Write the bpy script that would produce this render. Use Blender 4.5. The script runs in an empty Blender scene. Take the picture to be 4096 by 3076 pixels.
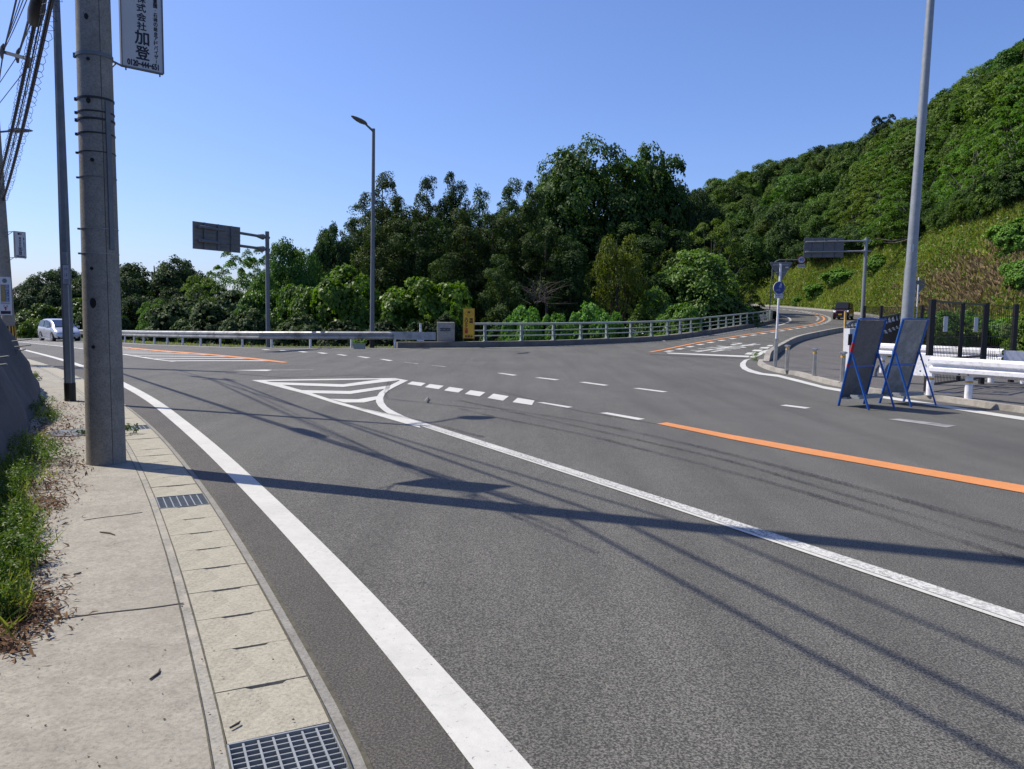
import bpy, bmesh, math, random
import numpy as np
from mathutils import Vector, Matrix
from mathutils.geometry import delaunay_2d_cdt

# ------------------------------------------------------------------ camera, sky, sun
scene = bpy.context.scene
COL = scene.collection
PITCH, ROLL, CAMH = 5.0, 0.9, 1.6
FOVX = math.radians(66)
cam_d = bpy.data.cameras.new("camera"); cam = bpy.data.objects.new("camera", cam_d); COL.objects.link(cam)
cam_d.sensor_fit = 'HORIZONTAL'; cam_d.angle = FOVX; cam_d.clip_start = 0.1; cam_d.clip_end = 30000
cam.matrix_world = (Matrix.Translation((0, 0, CAMH)) @ Matrix.Rotation(math.radians(90 - PITCH), 4, 'X')
                    @ Matrix.Rotation(math.radians(ROLL), 4, 'Z'))
scene.camera = cam
SUN_EL = 52.0
SUN_DIR = Vector((-.937, .349, 0)).normalized() * math.cos(math.radians(SUN_EL)) + Vector((0, 0, math.sin(math.radians(SUN_EL))))
world = bpy.data.worlds.new("World"); scene.world = world; world.use_nodes = True
wn = world.node_tree; bg = wn.nodes['Background']
sky = wn.nodes.new('ShaderNodeTexSky'); sky.sky_type = 'NISHITA'; sky.sun_disc = False
sky.sun_elevation = math.radians(SUN_EL); sky.sun_rotation = math.atan2(SUN_DIR.x, SUN_DIR.y)
sky.altitude = 200; sky.air_density = 1.0; sky.dust_density = 1.2; sky.ozone_density = 9.0
tint = wn.nodes.new('ShaderNodeMix'); tint.data_type = 'RGBA'; tint.blend_type = 'MULTIPLY'; tint.inputs[0].default_value = 1
tint.inputs[7].default_value = (1.05, .985, 1.12, 1)
wn.links.new(sky.outputs[0], tint.inputs[6]); wn.links.new(tint.outputs[2], bg.inputs[0]); bg.inputs[1].default_value = 0.12
sl = bpy.data.lights.new("sun", 'SUN'); sl.energy = 4.6; sl.angle = math.radians(0.5); sl.color = (1, .915, .78)
so = bpy.data.objects.new("sun", sl); COL.objects.link(so)
so.rotation_euler = SUN_DIR.to_track_quat('Z', 'Y').to_euler()
scene.view_settings.view_transform = 'Standard'; scene.view_settings.look = 'None'
scene.view_settings.exposure = 0.38; scene.view_settings.gamma = 1
scene.cycles.max_bounces = 6; scene.cycles.transparent_max_bounces = 6

# ------------------------------------------------------------------ photo measurements -> world
FPX = 2048 / math.tan(FOVX / 2)
_p, _r = math.radians(PITCH), math.radians(ROLL)
def sp(x, w=4.0): return x if x / w > 30 else w * math.log1p(math.exp(max(-30, x / w)))
def ss(x, a, b):
    t = max(0.0, min(1.0, (x - a) / (b - a))); return t * t * (3 - 2 * t)
def T(X, Y): return -0.032 * sp(-X - 10, 3) + 0.042 * sp(Y - 40, 4) * ss(X, -15, 0)   # road height
def ray(x, y):
    u = (x - 2048) / FPX; v = -(y - 1538) / FPX
    c, s = math.cos(_r), math.sin(_r); u, v = c * u - s * v, s * u + c * v
    return (u, math.cos(_p) + v * math.sin(_p), -math.sin(_p) + v * math.cos(_p))
def G(x, y, z0=0.0):                       # point of the road surface (raised by z0) seen at that place
    d = ray(x, y); t = 1.0; a = t
    f = lambda t: CAMH + d[2] * t - T(d[0] * t, d[1] * t) - z0
    while f(t) > 0 and t < 400: a = t; t *= 1.02
    b = t
    for _ in range(32):
        m = (a + b) / 2
        if f(m) > 0: a = m
        else: b = m
    return Vector((d[0] * a, d[1] * a, CAMH + d[2] * a))
def at(x, y, Y):
    d = ray(x, y); t = Y / d[1]; return Vector((d[0] * t, Y, CAMH + d[2] * t))
def fr(x0, y0, s): return lambda *p: [(x0 + a * s, y0 + b * s) for a, b in p]
z0_ = fr(0, 1400, .5425); z2 = fr(0, 768, .463); z3 = fr(1024, 1000, .463); z4 = fr(1700, 900, .463)
z5 = fr(2600, 900, .3617); z6 = fr(3296, 1100, .3617); z7 = fr(2640, 1300, .1808); VV = fr(0, 0, 1.8517)
zd = fr(3300, 1130, .1204); r6 = fr(900, 1300, .5425); r4 = fr(2000, 1500, .5425); r3 = fr(900, 2176, .5425)
def GP(l): return [G(*p) for p in l]

# ------------------------------------------------------------------ materials
def newmat(name):
    m = bpy.data.materials.new(name); m.use_nodes = True
    nt = m.node_tree; return m, nt, nt.nodes['Principled BSDF']
def NZ(nt, scale, detail=4, coord=None, rough=.6):
    n = nt.nodes.new('ShaderNodeTexNoise'); n.inputs['Scale'].default_value = scale
    n.inputs['Detail'].default_value = detail; n.inputs['Roughness'].default_value = rough
    if coord: nt.links.new(coord, n.inputs['Vector'])
    return n
def ramp(nt, fac, stops):
    r = nt.nodes.new('ShaderNodeValToRGB'); e = r.color_ramp.elements
    while len(e) < len(stops): e.new(.5)
    for k, (p, c) in enumerate(stops):
        e[k].position = p; e[k].color = (c, c, c, 1) if not isinstance(c, (tuple, list)) else (*c[:3], 1)
    nt.links.new(fac, r.inputs[0]); return r
def mixc(nt, fac, a, b, mode='MIX'):
    n = nt.nodes.new('ShaderNodeMix'); n.data_type = 'RGBA'; n.blend_type = mode
    for s, v in ((n.inputs[0], fac), (n.inputs[6], a), (n.inputs[7], b)):
        if hasattr(v, 'node'): nt.links.new(v, s)
        elif isinstance(v, (int, float)): s.default_value = v
        else: s.default_value = (*v[:3], 1)
    return n.outputs[2]
def bump(nt, b, h, strength=.3, dist=.01):
    n = nt.nodes.new('ShaderNodeBump'); n.inputs['Strength'].default_value = strength; n.inputs['Distance'].default_value = dist
    nt.links.new(h, n.inputs['Height']); nt.links.new(n.outputs[0], b.inputs['Normal'])
def mat(name, c, rough=.6, metal=0, var=.15, scale=6, bmp=0, bscale=60, spec=None, dirt=None):
    m, nt, b = newmat(name)
    co = nt.nodes.new('ShaderNodeTexCoord').outputs['Object']
    n = NZ(nt, scale, 5, co)
    lo = tuple(max(0, x * (1 - var)) for x in c); hi = tuple(min(1, x * (1 + var)) for x in c)
    out = ramp(nt, n.outputs[0], [(.3, lo), (.7, hi)]).outputs[0]
    if dirt:
        d = NZ(nt, dirt[1], 8, co, .7)
        out = mixc(nt, ramp(nt, d.outputs[0], [(.5, 0), (.66, 1)]).outputs[0], out, dirt[0])
    nt.links.new(out, b.inputs['Base Color'])
    b.inputs['Roughness'].default_value = rough; b.inputs['Metallic'].default_value = metal
    if spec is not None: b.inputs['Specular IOR Level'].default_value = spec
    if bmp: bump(nt, b, NZ(nt, bscale, 4, co).outputs[0], bmp, .01)
    return m
def asphalt(name, base, grain, tint=(1, 1, 1)):
    m, nt, b = newmat(name); co = nt.nodes.new('ShaderNodeTexCoord').outputs['Object']
    g1 = NZ(nt, 95, 3, co, .8); g2 = NZ(nt, 260, 2, co, .7); big = NZ(nt, .35, 5, co); mid = NZ(nt, 3.2, 6, co, .7)
    st = nt.nodes.new('ShaderNodeMapping'); st.inputs['Rotation'].default_value = (0, 0, -.52); st.inputs['Scale'].default_value = (1.6, .12, 1)
    nt.links.new(co, st.inputs[0]); sk = NZ(nt, 1.1, 4, st.outputs[0])
    k = lambda f: tuple(base * f * t for t in tint)
    c1 = ramp(nt, g1.outputs[0], [(.4, k(1 - grain * 1.35)), (.5, k(1)), (.6, k(1 + grain * 2.6))]).outputs[0]
    v = nt.nodes.new('ShaderNodeTexVoronoi'); v.inputs['Scale'].default_value = 75; nt.links.new(co, v.inputs['Vector'])
    c1 = mixc(nt, ramp(nt, v.outputs['Distance'], [(.08, .55), (.2, 0)]).outputs[0], c1, k(2.6))
    c1 = mixc(nt, .8, c1, ramp(nt, g2.outputs[0], [(.3, .72), (.7, 1.28)]).outputs[0], 'MULTIPLY')
    c1 = mixc(nt, 1, c1, ramp(nt, big.outputs[0], [(.3, .86), (.7, 1.12)]).outputs[0], 'MULTIPLY')
    c1 = mixc(nt, 1, c1, ramp(nt, mid.outputs[0], [(.3, .93), (.7, 1.06)]).outputs[0], 'MULTIPLY')
    c1 = mixc(nt, 1, c1, ramp(nt, sk.outputs[0], [(.34, .84), (.6, 1.07)]).outputs[0], 'MULTIPLY')
    nt.links.new(c1, b.inputs['Base Color']); b.inputs['Roughness'].default_value = .82
    bump(nt, b, g1.outputs[0], .55, .006); return m
def paint(name, c, wear=.0, crack=True):
    m, nt, b = newmat(name); co = nt.nodes.new('ShaderNodeTexCoord').outputs['Object']
    n = NZ(nt, 14, 6, co, .7); out = ramp(nt, n.outputs[0], [(.3, tuple(x * .86 for x in c)), (.7, c)]).outputs[0]
    big = NZ(nt, 1.3, 4, co); out = mixc(nt, 1, out, ramp(nt, big.outputs[0], [(.35, .88), (.65, 1)]).outputs[0], 'MULTIPLY')
    if crack:
        v = nt.nodes.new('ShaderNodeTexVoronoi'); v.feature = 'DISTANCE_TO_EDGE'; v.inputs['Scale'].default_value = 6.5
        w = NZ(nt, 5, 3, co); nt.links.new(mixc(nt, .25, co, w.outputs['Color']), v.inputs['Vector'])
        gate = ramp(nt, NZ(nt, 1.1, 2, co).outputs[0], [(.52, 0), (.62, .8)]).outputs[0]
        line = ramp(nt, v.outputs[0], [(.0, .55), (.012, 0)]).outputs[0]
        out = mixc(nt, mixc(nt, 1, line, gate, 'MULTIPLY'), out, (.12, .12, .12))
    if wear:
        w2 = NZ(nt, 38, 5, co, .75); w3 = NZ(nt, 2.5, 3, co)
        f = mixc(nt, 1, ramp(nt, w2.outputs[0], [(.66 - wear * .5, 0), (.72 - wear * .5, 1)]).outputs[0], ramp(nt, w3.outputs[0], [(.3, .25), (.7, 1)]).outputs[0], 'MULTIPLY')
        out = mixc(nt, f, out, (.1, .1, .1))
    nt.links.new(out, b.inputs['Base Color']); b.inputs['Roughness'].default_value = .7
    bump(nt, b, NZ(nt, 120, 3, co).outputs[0], .3, .004); return m
def concrete(name, c, stain=(.2, .18, .15), sscale=1.5, amt=.5, speck=True):
    m, nt, b = newmat(name); co = nt.nodes.new('ShaderNodeTexCoord').outputs['Object']
    n1 = NZ(nt, 2.2, 8, co, .65); n2 = NZ(nt, 55, 4, co, .75); n3 = NZ(nt, sscale, 6, co, .6)
    out = ramp(nt, n1.outputs[0], [(.3, tuple(x * .82 for x in c)), (.7, tuple(x * 1.1 for x in c))]).outputs[0]
    out = mixc(nt, 1, out, ramp(nt, n2.outputs[0], [(.34, .68), (.5, 1), (.68, 1.2)]).outputs[0], 'MULTIPLY')
    out = mixc(nt, 1, out, ramp(nt, NZ(nt, 11, 5, co, .7).outputs[0], [(.36, .86), (.6, 1.06)]).outputs[0], 'MULTIPLY')
    s = ramp(nt, n3.outputs[0], [(.48, 0), (.75, amt)]).outputs[0]
    out = mixc(nt, s, out, stain)
    if speck:
        v = nt.nodes.new('ShaderNodeTexVoronoi'); v.inputs['Scale'].default_value = 26; nt.links.new(co, v.inputs['Vector'])
        out = mixc(nt, ramp(nt, v.outputs['Distance'], [(.06, .6), (.12, 0)]).outputs[0], out, (.12, .1, .08))
    nt.links.new(out, b.inputs['Base Color']); b.inputs['Roughness'].default_value = .88
    bump(nt, b, n2.outputs[0], .5, .007); return m
def leafmat(name, lo, hi, rough=.6, trans=.25, spec=.22):
    m, nt, b = newmat(name); at_ = nt.nodes.new('ShaderNodeAttribute'); at_.attribute_name = 'v'
    oi = nt.nodes.new('ShaderNodeObjectInfo')
    c = ramp(nt, at_.outputs['Fac'], [(0, lo), (1, hi)]).outputs[0]
    c = mixc(nt, 1, c, oi.outputs['Color'], 'MULTIPLY')
    nt.links.new(c, b.inputs['Base Color']); b.inputs['Roughness'].default_value = rough
    b.inputs['Specular IOR Level'].default_value = spec
    t = nt.nodes.new('ShaderNodeBsdfTranslucent'); hs = mixc(nt, 1, c, (1.5, 1.7, .6), 'MULTIPLY')
    nt.links.new(hs, t.inputs[0])
    mx = nt.nodes.new('ShaderNodeMixShader'); mx.inputs[0].default_value = trans
    nt.links.new(b.outputs[0], mx.inputs[1]); nt.links.new(t.outputs[0], mx.inputs[2])
    nt.links.new(mx.outputs[0], nt.nodes['Material Output'].inputs[0]); return m
def glassmat(name, c=(.02, .03, .05)):
    m, nt, b = newmat(name); b.inputs['Base Color'].default_value = (*c, 1); b.inputs['Roughness'].default_value = .06
    b.inputs['Specular IOR Level'].default_value = .8; return m

M = {}
M['road'] = asphalt('asphalt', .074, .5, (1.02, 1.0, .88))
M['shoulder'] = asphalt('old_asphalt', .056, .4, (1.06, .98, .86))
M['walk'] = asphalt('walkway_asphalt', .085, .3, (1.03, .98, .9))
M['white'] = paint('white_road_paint', (.56, .56, .52), .1)
M['whiteworn'] = paint('worn_white_road_paint', (.6, .6, .56), .36)
M['whitefaint'] = paint('faded_white_road_paint', (.6, .6, .58), .9)
M['orange'] = paint('orange_road_paint', (.64, .25, .075), .14)
M['seam'] = mat('dark_road_seam', (.05, .05, .05), .9)
M['slab'] = concrete('sidewalk_concrete', (.3, .283, .24), (.22, .2, .165), .9, .6)
M['lid'] = concrete('gutter_cover_concrete', (.345, .325, .26), (.25, .23, .18), 2.4, .5)
M['band'] = concrete('gutter_edge_concrete', (.23, .225, .205), (.14, .13, .11), 3, .4, False)
M['band2'] = concrete('kerb_edge_concrete', (.28, .27, .235), (.42, .38, .31), 5, .7, False)
M['kerb'] = concrete('kerb_concrete', (.33, .31, .27), (.13, .12, .1), 1.2, .7, False)
M['darkconc'] = concrete('dark_parapet_concrete', (.16, .15, .135), (.06, .06, .055), 1.4, .6, False)
M['black'] = mat('black_steel', (.018, .015, .014), .45, .3)
M['dark'] = mat('dark_void', (.012, .012, .012), .9)
M['galv'] = mat('galvanised_steel', (.27, .29, .3), .5, .3, .12, 9, .05)
M['galvd'] = mat('shade_toned_galvanised_steel', (.13, .145, .16), .6, .15, .15, 7)  # darker galvanised steel; backlit shade of the lamp posts is in its colour
M['steel'] = mat('stainless_steel', (.5, .49, .46), .3, .9)
M['poleconc'] = concrete('utility_pole_concrete', (.25, .235, .205), (.15, .14, .12), 3.0, .55, False)
M['railw'] = mat('white_guardrail_paint', (.72, .72, .72), .45, 0, .05, 4, 0, 60, .5, ((.42, .42, .4), 5))
M['railclean'] = mat('clean_white_guardrail_paint', (.8, .8, .82), .4, 0, .02, 4, 0, 60, .5, ((.6, .6, .6), 9))
M['railold'] = mat('grey_guardrail', (.33, .34, .34), .5, .25, .18, 5, 0, 60, .5, ((.14, .14, .14), 1.6))
M['railgreen'] = mat('pale_bridge_railing', (.33, .37, .33), .5, .1, .15, 4)
M['blue'] = mat('blue_frame_paint', (.015, .1, .37), .4, 0, .2, 8)
M['boardback'] = concrete('grey_board_back', (.27, .28, .275), (.42, .43, .42), 4.5, .8, False)
M['boardbackd'] = concrete('dark_board_back', (.17, .165, .165), (.22, .215, .21), 2.5, .5, False)
M['signback'] = mat('grey_sign_back', (.15, .15, .15), .6, .3, .15, 3)
M['signw'] = mat('white_sign_face', (.5, .51, .52), .5, 0, .05, 3)
M['signfar'] = mat('pale_sign_face', (.5, .52, .55), .5, 0, .05, 3)
M['ink'] = mat('black_ink', (.012, .014, .03), .6)
M['inkred'] = mat('red_ink', (.35, .03, .02), .6)
M['yellow'] = mat('yellow_sign_face', (.62, .36, .02), .5, 0, .06, 5)
M['brownink'] = mat('dark_brown_ink', (.09, .03, .01), .6)
M['redpaint'] = mat('red_paint', (.5, .02, .03), .5)
M['signblue'] = mat('blue_sign_face', (.005, .03, .19), .4, 0, .05)
M['numblue'] = mat('blue_numeral', (.01, .08, .4), .5)
M['wirem'] = mat('cable_rubber', (.012, .014, .022), .6)
M['signred'] = mat('dark_red_sign_ring', (.2, .015, .02), .5)
M['wood'] = mat('yellow_stake_wood', (.42, .28, .09), .7, 0, .35, 12)
M['plate'] = mat('yellow_plate', (.6, .33, .03), .5)
M['tyre'] = mat('tyre_rubber', (.015, .015, .015), .8)
M['rim'] = mat('alloy_rim', (.45, .46, .48), .35, .8)
M['silver'] = mat('silver_car_paint', (.46, .48, .53), .25, .5, .02)
M['maroon'] = mat('maroon_car_paint', (.045, .008, .012), .2, .2, .05)
M['glass'] = mat('car_glass', (.012, .014, .02), .25, 0, .02, 3, spec=.25)
M['glassblue'] = glassmat('windscreen_glass', (.02, .04, .1))
M['lamp'] = mat('headlamp_lens', (.7, .72, .75), .12, .1, .05)
M['dimyellow'] = mat('dull_yellow_print', (.25, .19, .07), .6)
M['dimblue'] = mat('dull_blue_print', (.08, .13, .24), .6)
M['jointdirt'] = concrete('joint_dirt', (.09, .085, .06), (.03, .03, .02), 14, .9, False)
M['chrome'] = mat('chrome_trim', (.6, .6, .62), .15, 1, .02)
M['bark'] = mat('tree_bark', (.07, .055, .042), .9, 0, .35, 8, .4, 20)
M['barkgrey'] = mat('grey_bark', (.17, .15, .13), .9, 0, .3, 8)
M['soil'] = mat('forest_floor_soil', (.035, .033, .02), .95, 0, .5, .6, .5, 3)
M['grassground'] = mat('grassy_ground', (.1, .13, .03), .95, 0, .45, .35, .6, 4)
M['verge'] = mat('verge_ground', (.06, .07, .025), .95, 0, .5, 2, .5, 10)
M['mortar'] = concrete('sprayed_mortar', (.075, .072, .07), (.14, .135, .13), 1.8, .5, False)
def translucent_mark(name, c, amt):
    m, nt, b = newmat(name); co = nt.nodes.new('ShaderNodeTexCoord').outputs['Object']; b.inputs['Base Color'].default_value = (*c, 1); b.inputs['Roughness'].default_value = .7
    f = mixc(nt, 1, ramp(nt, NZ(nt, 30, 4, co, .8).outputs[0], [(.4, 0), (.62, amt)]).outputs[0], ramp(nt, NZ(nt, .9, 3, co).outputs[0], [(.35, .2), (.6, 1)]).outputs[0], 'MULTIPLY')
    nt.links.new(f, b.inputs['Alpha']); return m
M['scuff_wire_shade'] = translucent_mark('tyre_scuff_and_wire_shadow', (.02, .02, .02), .75)  # shared by rubber scuffs and painted shadows of overhead wires
M['leaf'] = leafmat('broad_leaves', (.028, .055, .014), (.075, .13, .03))
M['leafdark'] = leafmat('dark_evergreen_leaves', (.022, .042, .016), (.05, .085, .03), .62, .2, .15)
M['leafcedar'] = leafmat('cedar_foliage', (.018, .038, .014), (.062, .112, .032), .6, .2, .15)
M['leaflight'] = leafmat('light_feathery_leaves', (.05, .105, .022), (.11, .2, .045), .5, .35)
M['leafvine'] = leafmat('vine_leaves', (.05, .11, .015), (.13, .23, .035), .45, .35)
M['grass'] = leafmat('weed_blades', (.11, .125, .022), (.3, .32, .075), .65, .36)
M['drygrass'] = leafmat('dry_stalks', (.13, .095, .06), (.27, .21, .11), .8, .15, .1)
M['litter'] = leafmat('dry_leaf_litter', (.065, .035, .022), (.2, .12, .07), .8, .05, .1)

# ------------------------------------------------------------------ object helpers
def tag(o, label=None, cat=None, group=None, kind=None):
    for k, v in (('label', label), ('category', cat), ('group', group), ('kind', kind)):
        if v: o[k] = v
    return o
def thing(name, label, cat, loc=(0, 0, 0), group=None, rz=0):
    o = bpy.data.objects.new(name, None); COL.objects.link(o); o.empty_display_size = .2
    o.location = loc; o.rotation_euler = (0, 0, rz); return tag(o, label, cat, group)
def wloc(p):
    v = Vector((0, 0, 0))
    while p is not None: v += Vector(p.location); p = p.parent
    return v
def link(name, me, mats, parent=None, origin=None, smooth=False):
    if not isinstance(mats, (list, tuple)): mats = [mats]
    for m in mats: me.materials.append(m)
    o = bpy.data.objects.new(name, me); COL.objects.link(o)
    if parent is not None: o.parent = parent
    elif origin is not None: o.location = origin
    if smooth: me.shade_smooth()
    return o
def frame(d):
    d = Vector(d).normalized(); u = Vector((0, 0, 1)) if abs(d.z) < .95 else Vector((1, 0, 0))
    a = d.cross(u).normalized(); return a, a.cross(d).normalized()
class MB:
    def __init__(s): s.v = []; s.f = []
    def add(s, vs, fs):
        n = len(s.v); s.v += [Vector(v) for v in vs]; s.f += [tuple(i + n for i in f) for f in fs]; return s
    def box(s, c, size, rz=0, R=None):
        hx, hy, hz = (k / 2 for k in size); R = R or Matrix.Rotation(rz, 3, 'Z'); c = Vector(c)
        vs = [c + R @ Vector((x * hx, y * hy, z * hz)) for x in (-1, 1) for y in (-1, 1) for z in (-1, 1)]
        return s.add(vs, [(0, 1, 3, 2), (4, 6, 7, 5), (0, 4, 5, 1), (2, 3, 7, 6), (0, 2, 6, 4), (1, 5, 7, 3)])
    def bar(s, a, b, w, h=None, up=None):       # rectangular bar a->b
        a, b = Vector(a), Vector(b); d = (b - a).normalized(); h = h or w
        x, y = frame(d)
        if up is not None: y = (Vector(up) - d * Vector(up).dot(d)).normalized(); x = d.cross(y)
        vs = [p + x * i * w / 2 + y * j * h / 2 for p in (a, b) for i, j in ((-1, -1), (1, -1), (1, 1), (-1, 1))]
        return s.add(vs, [(0, 1, 2, 3), (7, 6, 5, 4), (0, 4, 5, 1), (1, 5, 6, 2), (2, 6, 7, 3), (3, 7, 4, 0)])
    def tube(s, pts, r, n=8, cap=True):
        pts = [Vector(p) for p in pts]; k = len(pts); r = r if isinstance(r, (list, tuple)) else [r] * k
        vs = []; a0 = None
        for i, p in enumerate(pts):
            d = (pts[min(i + 1, k - 1)] - pts[max(i - 1, 0)]).normalized()
            if a0 is None: a, b = frame(d)
            else:
                a = (a0 - d * a0.dot(d)).normalized(); b = a.cross(d)
            a0 = a
            for j in range(n):
                t = 2 * math.pi * j / n; vs.append(p + (a * math.cos(t) + b * math.sin(t)) * r[i])
        fs = [(i * n + j, i * n + (j + 1) % n, (i + 1) * n + (j + 1) % n, (i + 1) * n + j) for i in range(k - 1) for j in range(n)]
        if cap: fs += [tuple(range(n))[::-1], tuple((k - 1) * n + j for j in range(n))]
        return s.add(vs, fs)
    def prism(s, poly, o, R, U, th):            # polygon in plane (R,U) at o, thickness th along R x U (centred)
        o, R, U = Vector(o), Vector(R).normalized(), Vector(U).normalized(); N = R.cross(U); n = len(poly)
        vs = [o + R * x + U * y + N * e for e in (-th / 2, th / 2) for x, y in poly]
        return s.add(vs, [tuple(range(n))[::-1], tuple(range(n, 2 * n))] + [(i, (i + 1) % n, (i + 1) % n + n, i + n) for i in range(n)])
    def sweep(s, path, prof, closed=False):     # prof = (side, z) swept along a horizontal path; side>0 is right of travel
        path = [Vector(p) for p in path]; k = len(path); n = len(prof); vs = []
        for i, p in enumerate(path):
            d = path[min(i + 1, k - 1)] - path[max(i - 1, 0)]; d.z = 0; d.normalize(); x = Vector((d.y, -d.x, 0))
            vs += [p + x * a + Vector((0, 0, z)) for a, z in prof]
        m = n if closed else n - 1
        fs = [(i * n + j, i * n + (j + 1) % n, (i + 1) * n + (j + 1) % n, (i + 1) * n + j) for i in range(k - 1) for j in range(m)]
        if closed: fs += [tuple(range(n)), tuple((k - 1) * n + j for j in range(n))[::-1]]
        return s.add(vs, fs)
    def build(s, name, m, parent=None, origin=None, smooth=False):
        off = wloc(parent) if parent is not None else Vector(origin or (0, 0, 0))
        me = bpy.data.meshes.new(name); me.from_pydata([tuple(v - off) for v in s.v], [], s.f)
        me.validate(); me.update()
        b = bmesh.new(); b.from_mesh(me); bmesh.ops.recalc_face_normals(b, faces=b.faces); b.to_mesh(me); b.free()
        o = link(name, me, m, parent, origin)
        if smooth: me.shade_smooth(); me.set_sharp_from_angle(angle=math.radians(40))
        return o
def circ(r, n=24, rx=None): return [(r * math.cos(2 * math.pi * i / n), (rx or r) * math.sin(2 * math.pi * i / n)) for i in range(n)]
def smooth_path(pts, step=.5):                  # Catmull-Rom resampled
    pts = [Vector(p) for p in pts]; P = [pts[0] * 2 - pts[1]] + pts + [pts[-1] * 2 - pts[-2]]; out = []
    for i in range(1, len(P) - 2):
        n = max(1, int((P[i + 1] - P[i]).length / step))
        for k in range(n):
            t = k / n; a, b, c, d = P[i - 1], P[i], P[i + 1], P[i + 2]
            out.append(.5 * ((2 * b) + (-a + c) * t + (2 * a - 5 * b + 4 * c - d) * t * t + (-a + 3 * b - 3 * c + d) * t ** 3))
    out.append(pts[-1]); return out
def on_road(pts, dz=0): return [Vector((p[0], p[1], T(p[0], p[1]) + dz)) for p in pts]
def offset(path, d):
    out = []; k = len(path)
    for i, p in enumerate(path):
        t = path[min(i + 1, k - 1)] - path[max(i - 1, 0)]; t = Vector((t.x, t.y, 0)).normalized()
        out.append(Vector((p.x + t.y * d, p.y - t.x * d, p.z)))
    return out
def walk(path, s):                              # point and direction at arc length s
    for a, b in zip(path, path[1:]):
        L = (b - a).length
        if s <= L: return a.lerp(b, s / L if L else 0), (b - a).normalized()
        s -= L
    return path[-1].copy(), (path[-1] - path[-2]).normalized()
def plen(path): return sum((b - a).length for a, b in zip(path, path[1:]))
def sheet(name, poly, m, dz=0.0, step=1.0, zf=None, origin=None, skirt=0):      # polygon draped on the road surface
    zf = zf or T; poly = [Vector((p[0], p[1])) for p in poly]
    b = []
    for i, p in enumerate(poly):
        q = poly[(i + 1) % len(poly)]; n = max(1, int((q - p).length / step))
        b += [p.lerp(q, k / n) for k in range(n)]
    nb = len(b); xs = [p.x for p in b]; ys = [p.y for p in b]
    g = []
    x = math.ceil(min(xs) / step) * step
    bx = np.array([p.x for p in b]); by = np.array([p.y for p in b]); bx2 = np.roll(bx, -1); by2 = np.roll(by, -1)
    while x < max(xs):
        y = math.ceil(min(ys) / step) * step
        cr = (bx > x) != (bx2 > x)
        if cr.any():
            yi = by[cr] + (x - bx[cr]) / (bx2[cr] - bx[cr]) * (by2[cr] - by[cr])
            while y < max(ys):
                if (yi > y).sum() % 2 == 1: g.append(Vector((x + .013, y + .007)))
                y += step
        x += step
    r = delaunay_2d_cdt(b + g, [(i, (i + 1) % nb) for i in range(nb)], [], 1, 1e-5)
    vs = [(p.x, p.y, zf(p.x, p.y) + dz) for p in r[0]]; fs = [tuple(f) for f in r[2]]
    mb = MB(); mb.add(vs, fs)
    if skirt:
        n0 = len(vs); vb = [(p.x, p.y, zf(p.x, p.y) + dz) for p in b]
        mb.add(vb + [(x, y, z - skirt) for x, y, z in vb], [(i, (i + 1) % nb, (i + 1) % nb + nb, i + nb) for i in range(nb)])
    me = bpy.data.meshes.new(name); me.from_pydata([tuple(v) for v in mb.v], [], mb.f); me.update()
    bm_ = bmesh.new(); bm_.from_mesh(me)
    for f in bm_.faces:
        if f.normal.z < -.01: f.normal_flip()
    bm_.to_mesh(me); bm_.free()
    return link(name, me, m)
# lettering: each glyph placed in a sign plane
_glyph = {}
def glyph(ch):
    if ch not in _glyph:
        cu = bpy.data.curves.new('glyph', 'FONT'); cu.body = ch; cu.size = 1; cu.align_x = 'CENTER'; cu.resolution_u = 4
        ob = bpy.data.objects.new('glyph', cu); COL.objects.link(ob); bpy.context.view_layer.update()
        me = ob.evaluated_get(bpy.context.evaluated_depsgraph_get()).to_mesh()
        vs = [(v.co.x, v.co.y) for v in me.vertices]; fs = [tuple(p.vertices) for p in me.polygons]
        ob.evaluated_get(bpy.context.evaluated_depsgraph_get()).to_mesh_clear()
        bpy.data.objects.remove(ob); bpy.data.curves.remove(cu)
        if vs:
            xs = [v[0] for v in vs]; ys = [v[1] for v in vs]; bb = (min(xs), max(xs), min(ys), max(ys))
        else: bb = (0, 1, 0, 1)
        _glyph[ch] = (vs, fs, bb)
    return _glyph[ch]
def letter(mb, ch, cx, cy, w, h, o, R, U, fit=True, bold=0):   # glyph fitted in a w x h box centred at (cx, cy)
    vs, fs, bb = glyph(ch); gw = max(bb[1] - bb[0], .02); gh = max(bb[3] - bb[2], .02)
    kx, ky = (w / gw, h / gh) if fit else (h / .73, h / .73)
    if fit and ch in '1234567890': b0 = glyph('0')[2]; kx = w / (b0[1] - b0[0])
    if not fit: kx = ky = h / .85
    mx, my = (bb[0] + bb[1]) / 2, (bb[2] + bb[3]) / 2
    if not fit: my = .35
    o, R, U = Vector(o), Vector(R).normalized(), Vector(U).normalized(); N = R.cross(U)
    offs = [(0, 0)] if not bold else [(-bold, 0), (bold, 0), (0, -bold), (0, bold)]
    for k, (ox, oy) in enumerate(offs):
        mb.add([o + R * (cx + ox + (x - mx) * kx) + U * (cy + oy + (y - my) * ky) + N * (.0004 * k) for x, y in vs], fs)

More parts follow.
